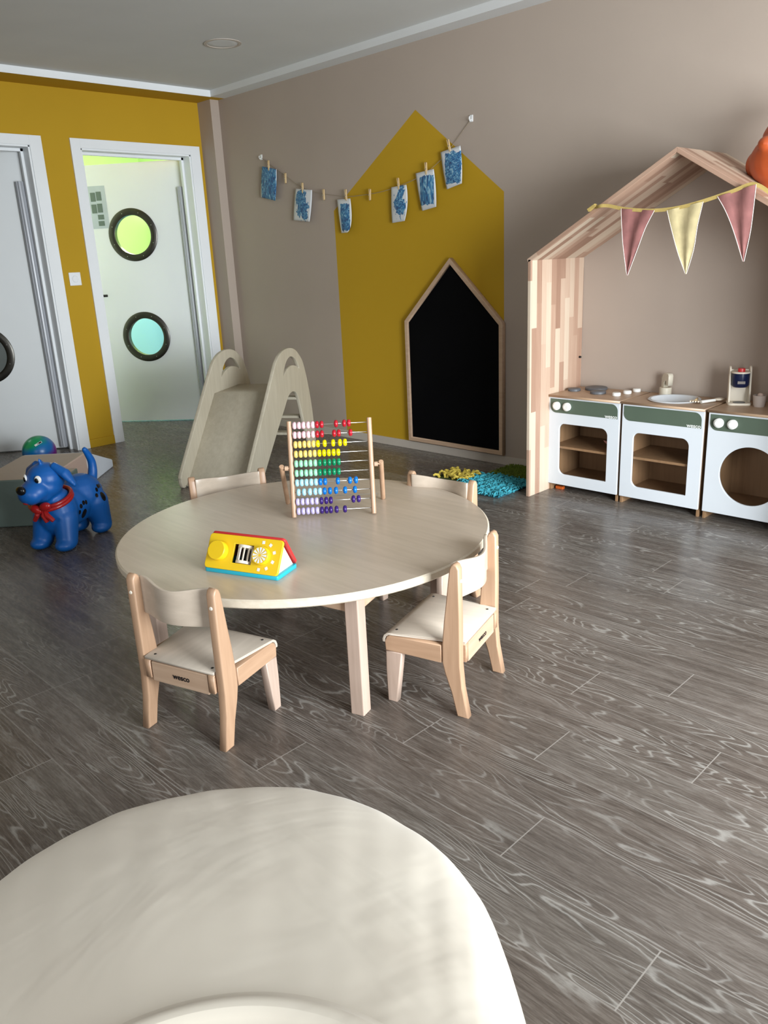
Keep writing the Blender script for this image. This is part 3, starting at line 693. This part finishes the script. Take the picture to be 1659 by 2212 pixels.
# coffee machine
cm = thing('toy_coffee_machine', 'wooden toy coffee machine with navy tank and red button', 'toy coffee machine', (4.192, -.118, TOPZ), math.radians(28))
plate('base', rrect(-.050, .050, -.045, .045, (.02, .02, .01, .01)), [], .010, T(0, 0, .005), M['cream'], cm)
MB().lathe([(0, .0115), (.026, .0112), (.027, .010)], 28, T(0, -.012, 0)).build('drip_tray', M['greyp'], cm)
for s in (-1, 1): plate('side_panel', spline([(-.015, .01), (.028, .01), (.045, .15), (.040, .165), (.030, .17), (.012, .155), (-.004, .08)], 4), [], .008, T(s * .043, 0, 0) @ YZ, M['cream'], cm)
MB().box(-.039, .039, .030, .036, .01, .155, T(0, 0, 0)).build('back_panel', M['cream'], cm)
MB().lathe([(0, .080), (.030, .080), (.038, .090), (.038, .142), (0, .142)], 32, T(0, -.002, 0)).build('tank', M['navy'], cm)
MB().box(-.016, .016, -.042, -.037, .098, .110).build('window', M['grey'], cm)
MB().lathe([(0, .150), (.039, .150), (.040, .148), (.040, .143), (0, .143)], 32, T(0, -.002, 0)).build('lid', M['cream'], cm)
MB().lathe([(0, .165), (.015, .165), (.016, .162), (.016, .150), (0, .150)], 24, T(0, -.010, 0)).build('button', M['redp'], cm)
cu_ = thing('toy_cup', 'beige toy cup with a teabag tab, right of the coffee machine', 'cup', (4.290, -.135, TOPZ))
MB().lathe([(0, .002), (.020, .002), (.022, 0), (.025, .010), (.028, .048), (.029, .052), (.026, .052), (.023, .012), (0, .010)], 32).build('vessel', M['cup'], cu_)
MB().ell((0.002, 0, .050), (.013, .010, .012)).build('tab', M['foamp'], cu_)
o = MB().lathe([(0, .003), (.02, .003), (.040, .010), (.048, .016), (.046, .018), (.02, .007), (0, .007)], 36).build('toy_plate', M['pinkp'], loc=(3.610, -.232, .2475)); o.rotation_euler = (-.35, .25, 0); o.location = (3.622, -.235, .263)
tag(o, 'small pink toy plate on the shelf inside the toy cooker', 'plate')
tag(MB().box(-.022, .022, -.012, .012, 0, .016).build('toy_brick', M['oblock'], loc=(3.340, -.255, 0), bevel=.002), 'orange toy brick on the floor under the toy cooker', 'brick')

# ------------------------------------------------------------------ shag mats
def mat_tile(name, x0, x1, y0, y1, mat, mat2, label, n, L, r):
    cx, cy = (x0 + x1) / 2, (y0 + y1) / 2
    t = thing(name, label, 'rug', (cx, cy, 0), group='sensory rug squares')
    MB().box(x0 - cx, x1 - cx, y0 - cy, y1 - cy, 0, .006).build('backing', mat2, t, bevel=.002)
    mb = MB()
    for _ in range(n):
        x, y = random.uniform(x0, x1) - cx, random.uniform(y0, y1) - cy; a = random.uniform(0, 2 * PI); l = L * random.uniform(.7, 1.3)
        dx, dy = math.cos(a) * l, math.sin(a) * l; h = random.uniform(.4, 1.0)
        mb.tube([(x, y, .004), (x + dx * .25, y + dy * .25, .018 * h + r), (x + dx * .7, y + dy * .7, .022 * h + r), (x + dx, y + dy, .012 + r)], [r, r, r, r * .8], 5)
    o = mb.build('pile', mat, t); o['kind'] = 'stuff'
M['r_cy'] = plain('cyan_shag', (0.045, 0.34, 0.42), .8, .25, 40); M['r_gr'] = plain('green_shag', (0.12, 0.17, 0.012), .9, .25, 40); M['r_ye'] = plain('yellow_rag', (0.48, 0.36, 0.05), .8, .2, 30)
M['r_cyd'] = plain('cyan_backing', (0.01, 0.08, 0.11), .9); M['r_grd'] = plain('green_backing', (0.03, 0.05, 0.005), .9)
mat_tile('shag_rug', 2.85, 3.185, -.60, -.262, M['r_cy'], M['r_cyd'], 'turquoise shag rug square on the floor left of the playhouse', 900, .035, .0035)
mat_tile('shag_rug', 2.86, 3.19, -.25, -.02, M['r_gr'], M['r_grd'], 'olive green fine-pile rug square against the wall', 2600, .014, .0018)
mat_tile('rag_rug', 2.635, 2.842, -.47, -.30, M['r_ye'], M['r_grd'], 'mustard yellow rag rug square behind a small chair', 90, .032, .0075)

# ------------------------------------------------------------------ round table
TX, TY, TZ = 3.660, -2.271, .40
tb = thing('round_table', 'low round birch table with square beech legs', 'table', (TX, TY, 0))
top = MB().lathe([(0, TZ), (.595, TZ), (.600, TZ - .004), (.600, TZ - .021), (.596, TZ - .025), (0, TZ - .025)], 128, smooth=False)
for f in top.bm.faces:
    if abs(f.calc_center_median().z - TZ) > .001 and f.calc_center_median().z > TZ - .0245: f.material_index = 1; f.smooth = True
top.build('tabletop', [M['birch'], M['edge']], tb)
LEGS = [(4.133, -2.499, 17), (3.845, -1.835, 107), (3.19, -2.03, 197), (3.455, -2.735, 287)]
for i, (x, y, a) in enumerate(LEGS):
    a = math.radians(a)
    lg = MB().box(-.021, .021, -.021, .021, 0, TZ - .025).build('leg', M['legw'], tb, bevel=.003); lg.location = (x - TX, y - TY, 0); lg.rotation_euler = (0, 0, a)
    outl = [(.0, TZ - .025), (.128, TZ - .025), (.127, TZ - .045), (.118, TZ - .066), (.100, TZ - .080), (.08, TZ - .086), (0, TZ - .089)]
    plate('brace', outl, [], .022, T(0, 0, 0) @ T(0, .021, 0) @ RZ(PI / 2) @ XZ, M['beechx'], lg, edge=.003)
    plate('brace', outl, [], .022, T(-.021, 0, 0) @ RZ(PI) @ XZ, M['beechx'], lg, edge=.003)

# ------------------------------------------------------------------ chairs
def make_chair():
    t = thing('child_chair', '', 'chair', group='child chairs around the round table')
    post = [(-.004, 0), (.030, 0), (.046, .07), (.064, .125), (.072, .160), (.071, .215), (.065, .28), (.057, .34), (.050, .40), (.045, .438), (.040, .450), (.031, .456), (.023, .452), (.017, .440), (.016, .30), (.017, .20), (.017, .158), (.012, .09)]
    for s in (-1, 1):
        plate('rear_leg', post, [], .026, T(s * .1375, 0, 0) @ YZ, M['beech'], t, edge=.004)
        plate('leg', [(.218, 0), (.247, 0), (.249, .10), (.247, .162), (.196, .162), (.207, .08)], [], .026, T(s * .1375, 0, 0) @ YZ, M['legw'], t, edge=.003)
        plate('side_rail', [(.012, .158), (.248, .160), (.249, .190), (.242, .206), (.232, .211), (.012, .211)], [], .020, T(s * (.1375 - .026), 0, 0) @ YZ, M['beechy'], t, edge=.002)
        plate('side_cap', [(.074, .158), (.247, .1625), (.249, .190), (.242, .206), (.232, .211), (.074, .211)], [], .026, T(s * .1375, 0, 0) @ YZ, M['beechy'], t, edge=.002)
    rr = MB().box(-.098, .098, .014, .032, .150, .208).build('rear_rail', M['beechx'], t, bevel=.002)
    text('lettering', 'wesco', .014, T(.006, .0133, .180) @ XZ, M['black'], rr, width=.058, bold=.0002)
    # seat: thin ply rolled over the front edge
    prof = [(.014, .220), (.225, .220), (.240, .218), (.251, .210), (.256, .198), (.256, .188), (.248, .188), (.248, .198), (.244, .206), (.236, .211), (.225, .212), (.014, .212)]
    seat = plate('seat', prof, [], .240, YZ, M['birchy'], t, edge=.001)
    seat2 = MB().box(-.1505, .1505, .074, .232, .212, .2195)
    me = seat.data; bm = bmesh.new(); bm.from_mesh(me)
    for v in bm.verts:
        if v.co.y > .074: v.co.x *= .1505 / .12
        elif v.co.y > .05: pass
    bm.to_mesh(me); bm.free(); seat2.bm.free()
    for sx_, sy_ in ((-.10, .035), (.10, .035), (-.125, .222), (.125, .222)):
        MB().lathe([(0, .2212), (.0035, .2210), (.004, .2198)], 10, T(sx_, sy_, 0)).build('screw', M['dark'], seat)
    # backrest: thin ply bowed backwards
    mb = MB(); N = 28; G = []
    for i in range(N + 1):
        u = -1 + 2 * i / N; x = u * .126
        y = .047 - .036 * (0.5 + 0.5 * math.cos(PI * u)) ** .8
        zt = .447 - .012 * (0.5 + 0.5 * math.cos(PI * u)); zb_ = .338 + .001 * math.cos(PI * u)
        G.append([mb.bm.verts.new((x, y, zb_ + (zt - zb_) * j / 6)) for j in range(7)])
    for i in range(N):
        for j in range(6): mb.bm.faces.new((G[i][j], G[i + 1][j], G[i + 1][j + 1], G[i][j + 1])).smooth = True
    bk = mb.build('backrest', M['birch'], t); sdf = bk.modifiers.new('s', 'SOLIDIFY'); sdf.thickness = .008; sdf.offset = 0
    bv = bk.modifiers.new('b', 'BEVEL'); bv.width = .0015; bv.segments = 2; bv.limit_method = 'ANGLE'
    for s in (-1, 1): MB().lathe([(0, .003), (.004, .0025), (.0055, 0)], 12, T(s * .1375, .0165, .405) @ RX(PI / 2)).build('dowel', M['cream'], t)
    return t
R90 = PI / 2
CH = [((3.861, -2.910), 106.7, 'small wooden chair in the left foreground, seen from behind with its back rail lettering upright'),
      ((4.342, -2.190), 196.7, 'small wooden chair at the right of the table, its pale backrest brightly lit'),
      ((2.995, -2.125), 336.0, 'small wooden chair on the far left of the table, in front of the slide'),
      ((3.742, -1.655), 275.0, 'small wooden chair on the far right of the table, in front of the rugs')]
ch = make_chair()
for i, ((x, y), a, lb) in enumerate(CH):
    # local y is the direction the sitter faces
    rz = math.radians(a) - PI / 2
    o = ch if i == 0 else dup(ch, (x, y, 0), rz, lb)
    o['label'] = lb; o.location = (x, y, 0); o.rotation_euler = (0, 0, rz)

# ------------------------------------------------------------------ abacus
ab_a = Vector((.690, .724, 0)); A0 = Vector((3.567, -2.243, 0)); A1 = Vector((3.754, -2.047, 0))
ab = thing('abacus', 'wooden abacus with ten wire rods of coloured beads on the round table', 'abacus', ((A0.x + A1.x) / 2, (A0.y + A1.y) / 2, TZ), math.atan2(A1.y - A0.y, A1.x - A0.x))
HW = (A1 - A0).length / 2; LL = .328; tilt = math.radians(15)
def fr(x, s, off=0.0): return Vector((x, s * math.sin(tilt) + off * math.cos(tilt), s * math.cos(tilt) - off * math.sin(tilt)))
for s in (-1, 1):
    MB().tube([fr(s * HW, .0 + .003), fr(s * HW, LL)], .0082, 16).build('post', M['beech'], ab, bevel=.001)
    hg = fr(s * HW, .52 * LL)
    MB().tube([hg + Vector((s * .004, 0, 0)), hg + Vector((s * .034, 0, 0))], .003, 8).tube([hg + Vector((s * .010, 0, 0)), hg + Vector((s * .022, 0, 0))], [.008, .0085], 12).build('pivot', M['beechx'], ab)
    ft = Vector((s * (HW + .036), .175, .005))
    hp_ = hg + Vector((s * .033, 0, .008)); MB().tube([hp_, ft], .0085, 16).build('stand_leg', M['beech'], ab, bevel=.001)
ROWS = [[415, 465, 514, 565, 615, 662, 712, 870, 960, 1010], [418, 467, 517, 567, 618, 665, 715, 850, 900, 1028], [425, 472, 523, 573, 622, 670, 745, 838, 912, 968],
        [430, 482, 533, 585, 635, 687, 738, 790, 842, 893], [433, 485, 537, 589, 641, 690, 743, 795, 847, 898], [437, 489, 541, 592, 644, 692, 743, 795, 847, 898],
        [441, 492, 544, 597, 648, 697, 748, 888, 1020, 1087], [457, 518, 582, 640, 692, 742, 802, 868, 968, 1075], [448, 500, 552, 604, 655, 707, 760, 810, 1058, 1115], [457, 508, 560, 612, 663, 712, 762, 810, 873, 965]]
def bead_mesh(deep):
    bm = MB().lathe([(.0028, -.0068), (.0092, -.0061), (.0122, -.0030), (.0127, 0), (.0122, .0030), (.0092, .0061), (.0028, .0068)], 18, RY(PI / 2))
    return bm
protos = {}
for r in range(10):
    s = LL * (.955 - (.955 - .071) * r / 9)
    MB().tube([fr(-HW, s), fr(HW, s)], .0014, 6).build('rod', M['wire'], ab)
    for e in (-1, 1): pass
    xl_, xr2 = 385 + 5.3 * r - 28, 1208 + 5.0 * r + 26
    for j, px in enumerate(ROWS[r]):
        key = ('bd' if j >= 5 else 'bl') + str(r // 2)
        u = (px - xl_) / (xr2 - xl_); x = -HW + 2 * HW * u; p = fr(x, s)
        if key not in protos: o = bead_mesh(0).build('bead', M[key], ab); protos[key] = o
        else: o = protos[key].copy(); COL.objects.link(o)
        o.location = p; o.parent = ab
        o.rotation_euler = (random.uniform(0, 6), 0, 0)
MB().tube([fr(-HW, .01), Vector((-HW - .01, .13, .035)), Vector((HW + .018, .13, .035)), fr(HW, .012)], .0013, 6).build('wire_brace', M['wire'], ab)

# ------------------------------------------------------------------ activity prism toy
to = thing('activity_toy', 'yellow, red and turquoise triangular activity toy lying on the round table', 'toy', (3.853, -2.665, TZ), math.radians(20.8))
Lh, D, Ht = .121, .102, .098
plate('base', rrect(-Lh, Lh, -.004, D, .006, 3), [], .012, T(0, 0, .0062), M['cyan'], to)
sl = math.hypot(D / 2, Ht - .012); an_ = math.atan2(Ht - .012, D / 2)
mf = T(0, -.004, .013) @ RX(an_)            # local x along, y up the slope, z outwards
fp = plate('front_panel', rrect(-Lh, Lh, 0, sl, .010, 4), [[(-.033, .022), (.030, .022), (.030, .076), (-.033, .076)]], .008, mf, M['yellow'], to)
mbk = T(0, D + .002, .013) @ RZ(PI) @ RX(an_)
plate('rear_panel', rrect(-Lh, Lh, 0, sl + .004, .010, 4), [], .008, mbk, M['redp'], to)
for s in (-1, 1): plate('end_panel', [(.006, .012), (D - .006, .012), (D / 2, Ht - .012)], [], .006, T(s * (Lh - .012), 0, 0) @ YZ, M['cream'], to)
MB().lathe([(0, .020), (.0265, .020), (.028, .018), (.028, 0)], 40, mf @ T(-.078, .050, .004)).build('turning_disc', M['yellow'], to)
MB().tube([mf @ Vector((-.106, .058, .004)), mf @ Vector((-.106, .058, .018))], .004, 8).build('bell', M['wire'], to)
rol = MB(); 
for y_ in (.027, .071): rol.lathe([(0, -.004), (.024, -.004), (.024, .004), (0, .004)], 32, mf @ T(-.0015, y_, -.012) @ RX(PI / 2))
for kk in range(10):
    a = 2 * PI * kk / 10; rol.tube([mf @ Vector((-.0015 + .021 * math.cos(a), .027, -.012 + .021 * math.sin(a))), mf @ Vector((-.0015 + .021 * math.cos(a), .071, -.012 + .021 * math.sin(a)))], .0022, 8)
rol.build('roller', M['cream'], to)
MB().box(-.031, .028, .024, .074, -.040, -.036, mf).build('roller_recess', M['dark'], to)
dl = MB().lathe([(0, .014), (.0245, .014), (.026, .012), (.026, 0)], 40, mf @ T(.063, .050, .004)).build('dial', M['yellow'], to)
ry = MB()
for kk in range(12):
    a = 2 * PI * kk / 12; c, s_ = math.cos(a), math.sin(a)
    pts_ = [(c * .003, s_ * .003), (c * .022 - s_ * .0038, s_ * .022 + c * .0038), (c * .022 + s_ * .0038, s_ * .022 - c * .0038)]
    ry.poly([mf @ Vector((.063 + p, .050 + q, .0186)) for p, q in pts_])
ry.build('dial_print', M['eyew'], dl)
sq = MB()
for deg in (95, 58, 20, -20, -58, -95):
    a = math.radians(deg); cx_, cy2 = .063 + .0385 * math.cos(a), .050 + .0385 * math.sin(a)
    m_ = mf @ T(cx_, cy2, .0046) @ RZ(a); sq.poly([m_ @ Vector(p) for p in ((-.0045, -.0045, 0), (.0045, -.0045, 0), (.0045, .0045, 0), (-.0045, .0045, 0))])
sq.build('printed_squares', M['eyew'], fp)

# ------------------------------------------------------------------ toddler slide
SXY = (1.563, -1.504); STH = 2.104; SWD = .443
sld = thing('toddler_slide', 'pale plywood toddler slide with arched side panels', 'slide', (SXY[0], SXY[1], 0), STH)
# local x = backwards along the slide, local y = to the left; panels at y 0 and -SWD
side = [(-.004, .0), (-.028, .022), (-.030, .055), (-.008, .100), (.235, .351), (.483, .607), (.555, .668), (.64, .704), (.75, .716), (.86, .698), (.945, .650), (1.005, .590), (1.065, .458), (1.107, .306), (1.128, .173), (1.140, .0), (1.045, .0), (.985, .110), (.935, .212), (.891, .330), (.854, .400), (.798, .432), (.730, .432), (.672, .405), (.609, .355), (.512, .281), (.358, .157), (.22, .045), (.17, .0), (.08, .012)]
hole = [(.632, .556), (.660, .598), (.700, .634), (.750, .655), (.800, .657), (.850, .640), (.890, .610), (.926, .565), (.880, .586), (.828, .598), (.775, .602), (.720, .592), (.672, .574)]
for y in (-.011, -SWD + .011):
    plate('side_panel', spline(side, 4), [spline(hole, 3)], .022, T(0, y, 0) @ XZ, M['slide'], sld, edge=.003)
chute = [(.0, .012), (.02, .010), (.09, .062), (.200, .170), (.507, .472), (.878, .472), (.878, .454), (.515, .454), (.207, .150), (.105, .050), (.04, .0)]
plate('chute', chute, [], SWD - .044, T(0, -SWD / 2, 0) @ XZ, M['slide'], sld, edge=.001)
for u, z in ((.905, .375), (.985, .235), (1.045, .105)):
    MB().box(u - .035, u + .035, -SWD + .02, -.02, z - .009, z + .009).build('rung', M['slide'], sld, bevel=.003)

# ------------------------------------------------------------------ foam blocks
FA = math.radians(45.5); FO = (1.50, -2.447)
FD = Vector((math.cos(FA), math.sin(FA), 0)); FN = Vector((-math.sin(FA), math.cos(FA), 0))
def foam(name, s0, s1, d0, d1, zprof, mats, label, face_mats):
    cs, cd = (s0 + s1) / 2, (d0 + d1) / 2
    o_ = Vector((FO[0], FO[1], 0)) + FD * cs + FN * cd
    mb = MB(); z0, z1, z0b, = zprof
    pts = [(d0 - cd, 0), (d1 - cd, 0), (d1 - cd, z1), (d0 - cd, z0)]
    if z0b: pts = [(d0 - cd, 0), (d1 - cd, 0), (d1 - cd, z1)] + [(z0b - cd, z0), (d0 - cd, z0)]
    a = [mb.bm.verts.new((s0 - cs, d, z)) for d, z in pts]; b = [mb.bm.verts.new((s1 - cs, d, z)) for d, z in pts]
    mb.bm.faces.new(a).material_index = face_mats['side']; mb.bm.faces.new(b[::-1]).material_index = face_mats['side']
    for i in range(len(pts)):
        j = (i + 1) % len(pts); f = mb.bm.faces.new((a[i], a[j], b[j], b[i]))
        nz = abs(pts[i][1] - pts[j][1]) < .3 * abs(pts[i][0] - pts[j][0]) and pts[i][1] > .01
        f.material_index = face_mats['top'] if nz or (pts[i][1] + pts[j][1] > .2 and abs(pts[i][0] - pts[j][0]) > .05) else face_mats['front']
    o = mb.build(name, mats, bevel=.008, seg=3, loc=o_, rz=FA)
    return tag(o, label, 'foam block', 'soft-play foam blocks')
foam('foam_block', -.95, .29, 0, .20, (.25, .25, None), [M['foamg'], M['foamb']], 'long grey-green soft-play block with a beige top, behind the blue dog', dict(front=0, top=1, side=0))
foam('foam_block', -.263, .118, .205, .80, (.20, .20, None), [M['foamp'], M['foamb']], 'beige and pink soft-play block in front of the ball', dict(front=0, top=1, side=0))
foam('foam_wedge', -.263, .122, .805, 1.236, (.20, .05, None), [M['foamw'], M['foamb']], 'soft-play wedge with a white vinyl end, nearest the doorways', dict(front=0, top=1, side=0))

# ball
bx = thing('toy_ball', 'shiny green, blue and purple marbled ball behind the foam blocks', 'ball', (.30, -1.80, 0))
MB().ell((0, 0, .108), (.108,) * 3, n=40).build('ball_skin', M['ball'], bx)
lm_ = T(0, 0, .108) @ RZ(-.35) @ RY(-.70) @ T(.1083, 0, 0) @ RX(.5)
st = MB().box(0, .0008, -.026, .026, -.007, .007, lm_).box(.0009, .0012, .002, .023, -.005, .005, lm_, mi=1).box(.0009, .0012, -.006, -.002, -.005, .005, lm_, mi=1).build('sticker', [M['eyew'], M['black']], bx)

# ------------------------------------------------------------------ blue rubber dog
dg_ = thing('rubber_dog', 'blue inflatable rubber dog hopper with a red neckerchief and black paw prints', 'toy dog', (1.955, -2.350, 0), math.radians(-63))
# local x forward, y left
DG = []
DG += [((-.115, 0, .195), (.108, .100, .108)), ((-.02, 0, .170), (.115, .092, .090)), ((.070, 0, .170), (.090, .102, .118)), ((.085, 0, .215), (.070, .085, .080)), ((-.02, 0, .125), (.12, .075, .05))]
for s in (-1, 1):
    DG += chain((.085, s * .054, .14), (.112, s * .068, .045), .060, .048) + [((.128, s * .070, .030), (.056, .046, .031))]
    DG += chain((-.135, s * .050, .16), (-.150, s * .066, .045), .068, .048) + [((-.140, s * .068, .030), (.056, .046, .031))]
hd = RZ(math.radians(-8))
def H(x, y, z): v = hd @ Vector((x, y, 0)); return (.105 + v.x, v.y, z)
DG += [(H(0, 0, .340), (.084, .088, .074), hd), (H(.012, 0, .305), (.076, .082, .062), hd)]
DG += [(H(.070, 0, .298), (.060, .070, .053), hd), (H(.098, 0, .288), (.048, .062, .048), hd), (H(.045, 0, .272), (.06, .062, .036), hd)]
tl = spline([(-.200, 0, .235), (-.222, 0, .285), (-.226, 0, .335), (-.206, 0, .378), (-.188, 0, .405)], 4, False)
DG += [(p, (.027 - .014 * i / len(tl),) * 3) for i, p in enumerate(tl)]
DG += [(H(0 + .012 * i, .010 * (i - 1), .412 + .007 * i), (.010, .006, .016)) for i in range(3)]
body = blob('body', DG, M['dogblue'], dg_, .0055, 7)
for s in (-1, 1):
    e = chain(H(-.010, s * .058, .396), H(-.020, s * .112, .362), .020, .025, 5) + chain(H(-.020, s * .112, .362), H(-.024, s * .152, .316), .025, .012, 5)
    ob = blob('ear', [(c, (r[0] * 1.1, r[1] * .70, r[2])) for c, r in e], M['dogblue'], dg_, .005, 4)
    MB().ell(H(.075, s * .040, .355), (.008, .0155, .0185), hd @ RZ(s * .5)).build('eye', M['eyew'], dg_)
    MB().ell(H(.0810, s * .038, .352), (.006, .0100, .0125), hd @ RZ(s * .4)).build('pupil', M['eyeb'], dg_)
MB().ell(H(.142, 0, .318), (.017, .026, .021), hd).build('nose', M['eyeb'], dg_)
MB().ell(H(.118, -.004, .254), (.018, .020, .007), hd).build('mouth', M['red'], dg_)
# neckerchief
def ringp(a, r1=.084, r2=.092): return (.090 + r1 * math.cos(a), r2 * math.sin(a), .246 - .026 * math.cos(a))
mb = MB(); mb.tube([ringp(2 * PI * i / 36) for i in range(37)], .0095, 10, cap=False); mb.tube([Vector(ringp(2 * PI * i / 36, .090, .097)) - Vector((-.004, 0, .013)) for i in range(37)], .0095, 10, cap=False)
kb = Vector((.172, .020, .218))
for (dx, dy, dz) in ((.030, .040, .012), (.032, -.045, -.004)):
    mb.ell(kb + Vector((dx * .55, dy * .6, dz)), (.016, .032, .020), RX(.3 * (1 if dy > 0 else -1)))
for (dy, dz) in ((.055, -.055), (.018, -.062), (-.05, -.058)):
    p = kb; q = kb + Vector((.012, dy, dz)); w_ = Vector((0, .018, .006))
    mb.tube([p, (p + q) / 2 + Vector((.012, 0, 0)), q], [.007, .013, .010], 8)
mb.ell(kb + Vector((.012, 0, 0)), (.014, .014, .014)); mb.build('neckerchief', M['red'], dg_)
# paw prints: thin discs lying on the skin (shrinkwrapped)
def paw(x, z, ang, sc):
    mb = MB(); c, s_ = math.cos(ang), math.sin(ang)
    def disc(px, pz, rx, rz_):
        pts = []
        n = 20; ctr = mb.bm.verts.new((x + px * c - pz * s_, .16, z + px * s_ + pz * c)); rings = []
        for q in (.5, 1.0):
            rings.append([mb.bm.verts.new((x + (px + q * rx * math.cos(2 * PI * k / n)) * c - (pz + q * rz_ * math.sin(2 * PI * k / n)) * s_, .16, z + (px + q * rx * math.cos(2 * PI * k / n)) * s_ + (pz + q * rz_ * math.sin(2 * PI * k / n)) * c)) for k in range(n)])
        for k in range(n):
            mb.bm.faces.new((ctr, rings[0][k], rings[0][(k + 1) % n])); mb.bm.faces.new((rings[0][k], rings[1][k], rings[1][(k + 1) % n], rings[0][(k + 1) % n]))
    disc(0, -.012 * sc, .013 * sc, .020 * sc)
    for px, pz in ((-.030, -.002), (-.022, .022), (-.006, .034), (.010, .034)): disc(px * sc * -1, pz * sc, .0075 * sc, .0095 * sc)
    o = mb.build('paw_print', M['eyeb'], dg_)
    w = o.modifiers.new('w', 'SHRINKWRAP'); w.target = body; w.wrap_method = 'PROJECT'; w.use_project_y = True; w.use_project_x = False; w.use_project_z = False
    w.use_negative_direction = True; w.use_positive_direction = False; w.offset = .0012
    return o
paw(-.015, .150, .15, 1.15); paw(-.135, .200, .1, 1.1)

# ------------------------------------------------------------------ cream pouf in the foreground
pf = thing('fabric_pouf', 'large cream fabric-covered round pouf cut off by the bottom of the photo', 'pouf', (4.785, -3.425, 0))
g = Vector((.87, -.49)).normalized(); gp = Vector((-g.y, g.x))
Ci = Vector((5.168 - 4.785, -3.656 + 3.425)); 
# ring list: (blend towards the inner opening, radius, height)
RG = [(0, .415, 0), (0, .440, .03), (0, .455, .09), (0, .459, .15), (0, .455, .21), (0, .440, .258), (0.04, .420, .290), (.15, .400, .312), (.32, .372, .335), (.52, .345, .356), (.72, .322, .372), (.90, .304, .380),
      (1, .296, .384), (1, .292, .394), (1, .284, .400), (1, .272, .400), (1, .264, .392), (1, .258, .380), (1, .22, .376), (1, .12, .372), (1, .03, .371)]
mb = MB(); N = 144; rings = []
for kk, (b, r, z) in enumerate(RG):
    row = []
    for i in range(N):
        a = 2 * PI * i / N; ca, sa = math.cos(a), math.sin(a)
        st = 1 + .75 * max(0, ca) * (1 - b)
        p = Ci * b + (g * ca * st + gp * sa) * r
        env = math.sin(PI * min(1, kk / 12)) if kk < 12 else 0
        wob = env * (.0012 * math.sin(7 * a + z * 9) + .0008 * math.sin(17 * a + 30 * b) + .0005 * math.sin(31 * a - 14 * z))
        row.append(mb.bm.verts.new((p.x * (1 + wob * 1.5), p.y * (1 + wob * 1.5), z + wob)))
    rings.append(row)
for q, w in zip(rings, rings[1:]):
    for i in range(N):
        f = mb.bm.faces.new((q[i], q[(i + 1) % N], w[(i + 1) % N], w[i])); f.smooth = True
mb.bm.faces.new(rings[-1]).smooth = True
cov = mb.build('cover', M['fabric'], pf); ss = cov.modifiers.new('s', 'SUBSURF'); ss.levels = 1; ss.render_levels = 1
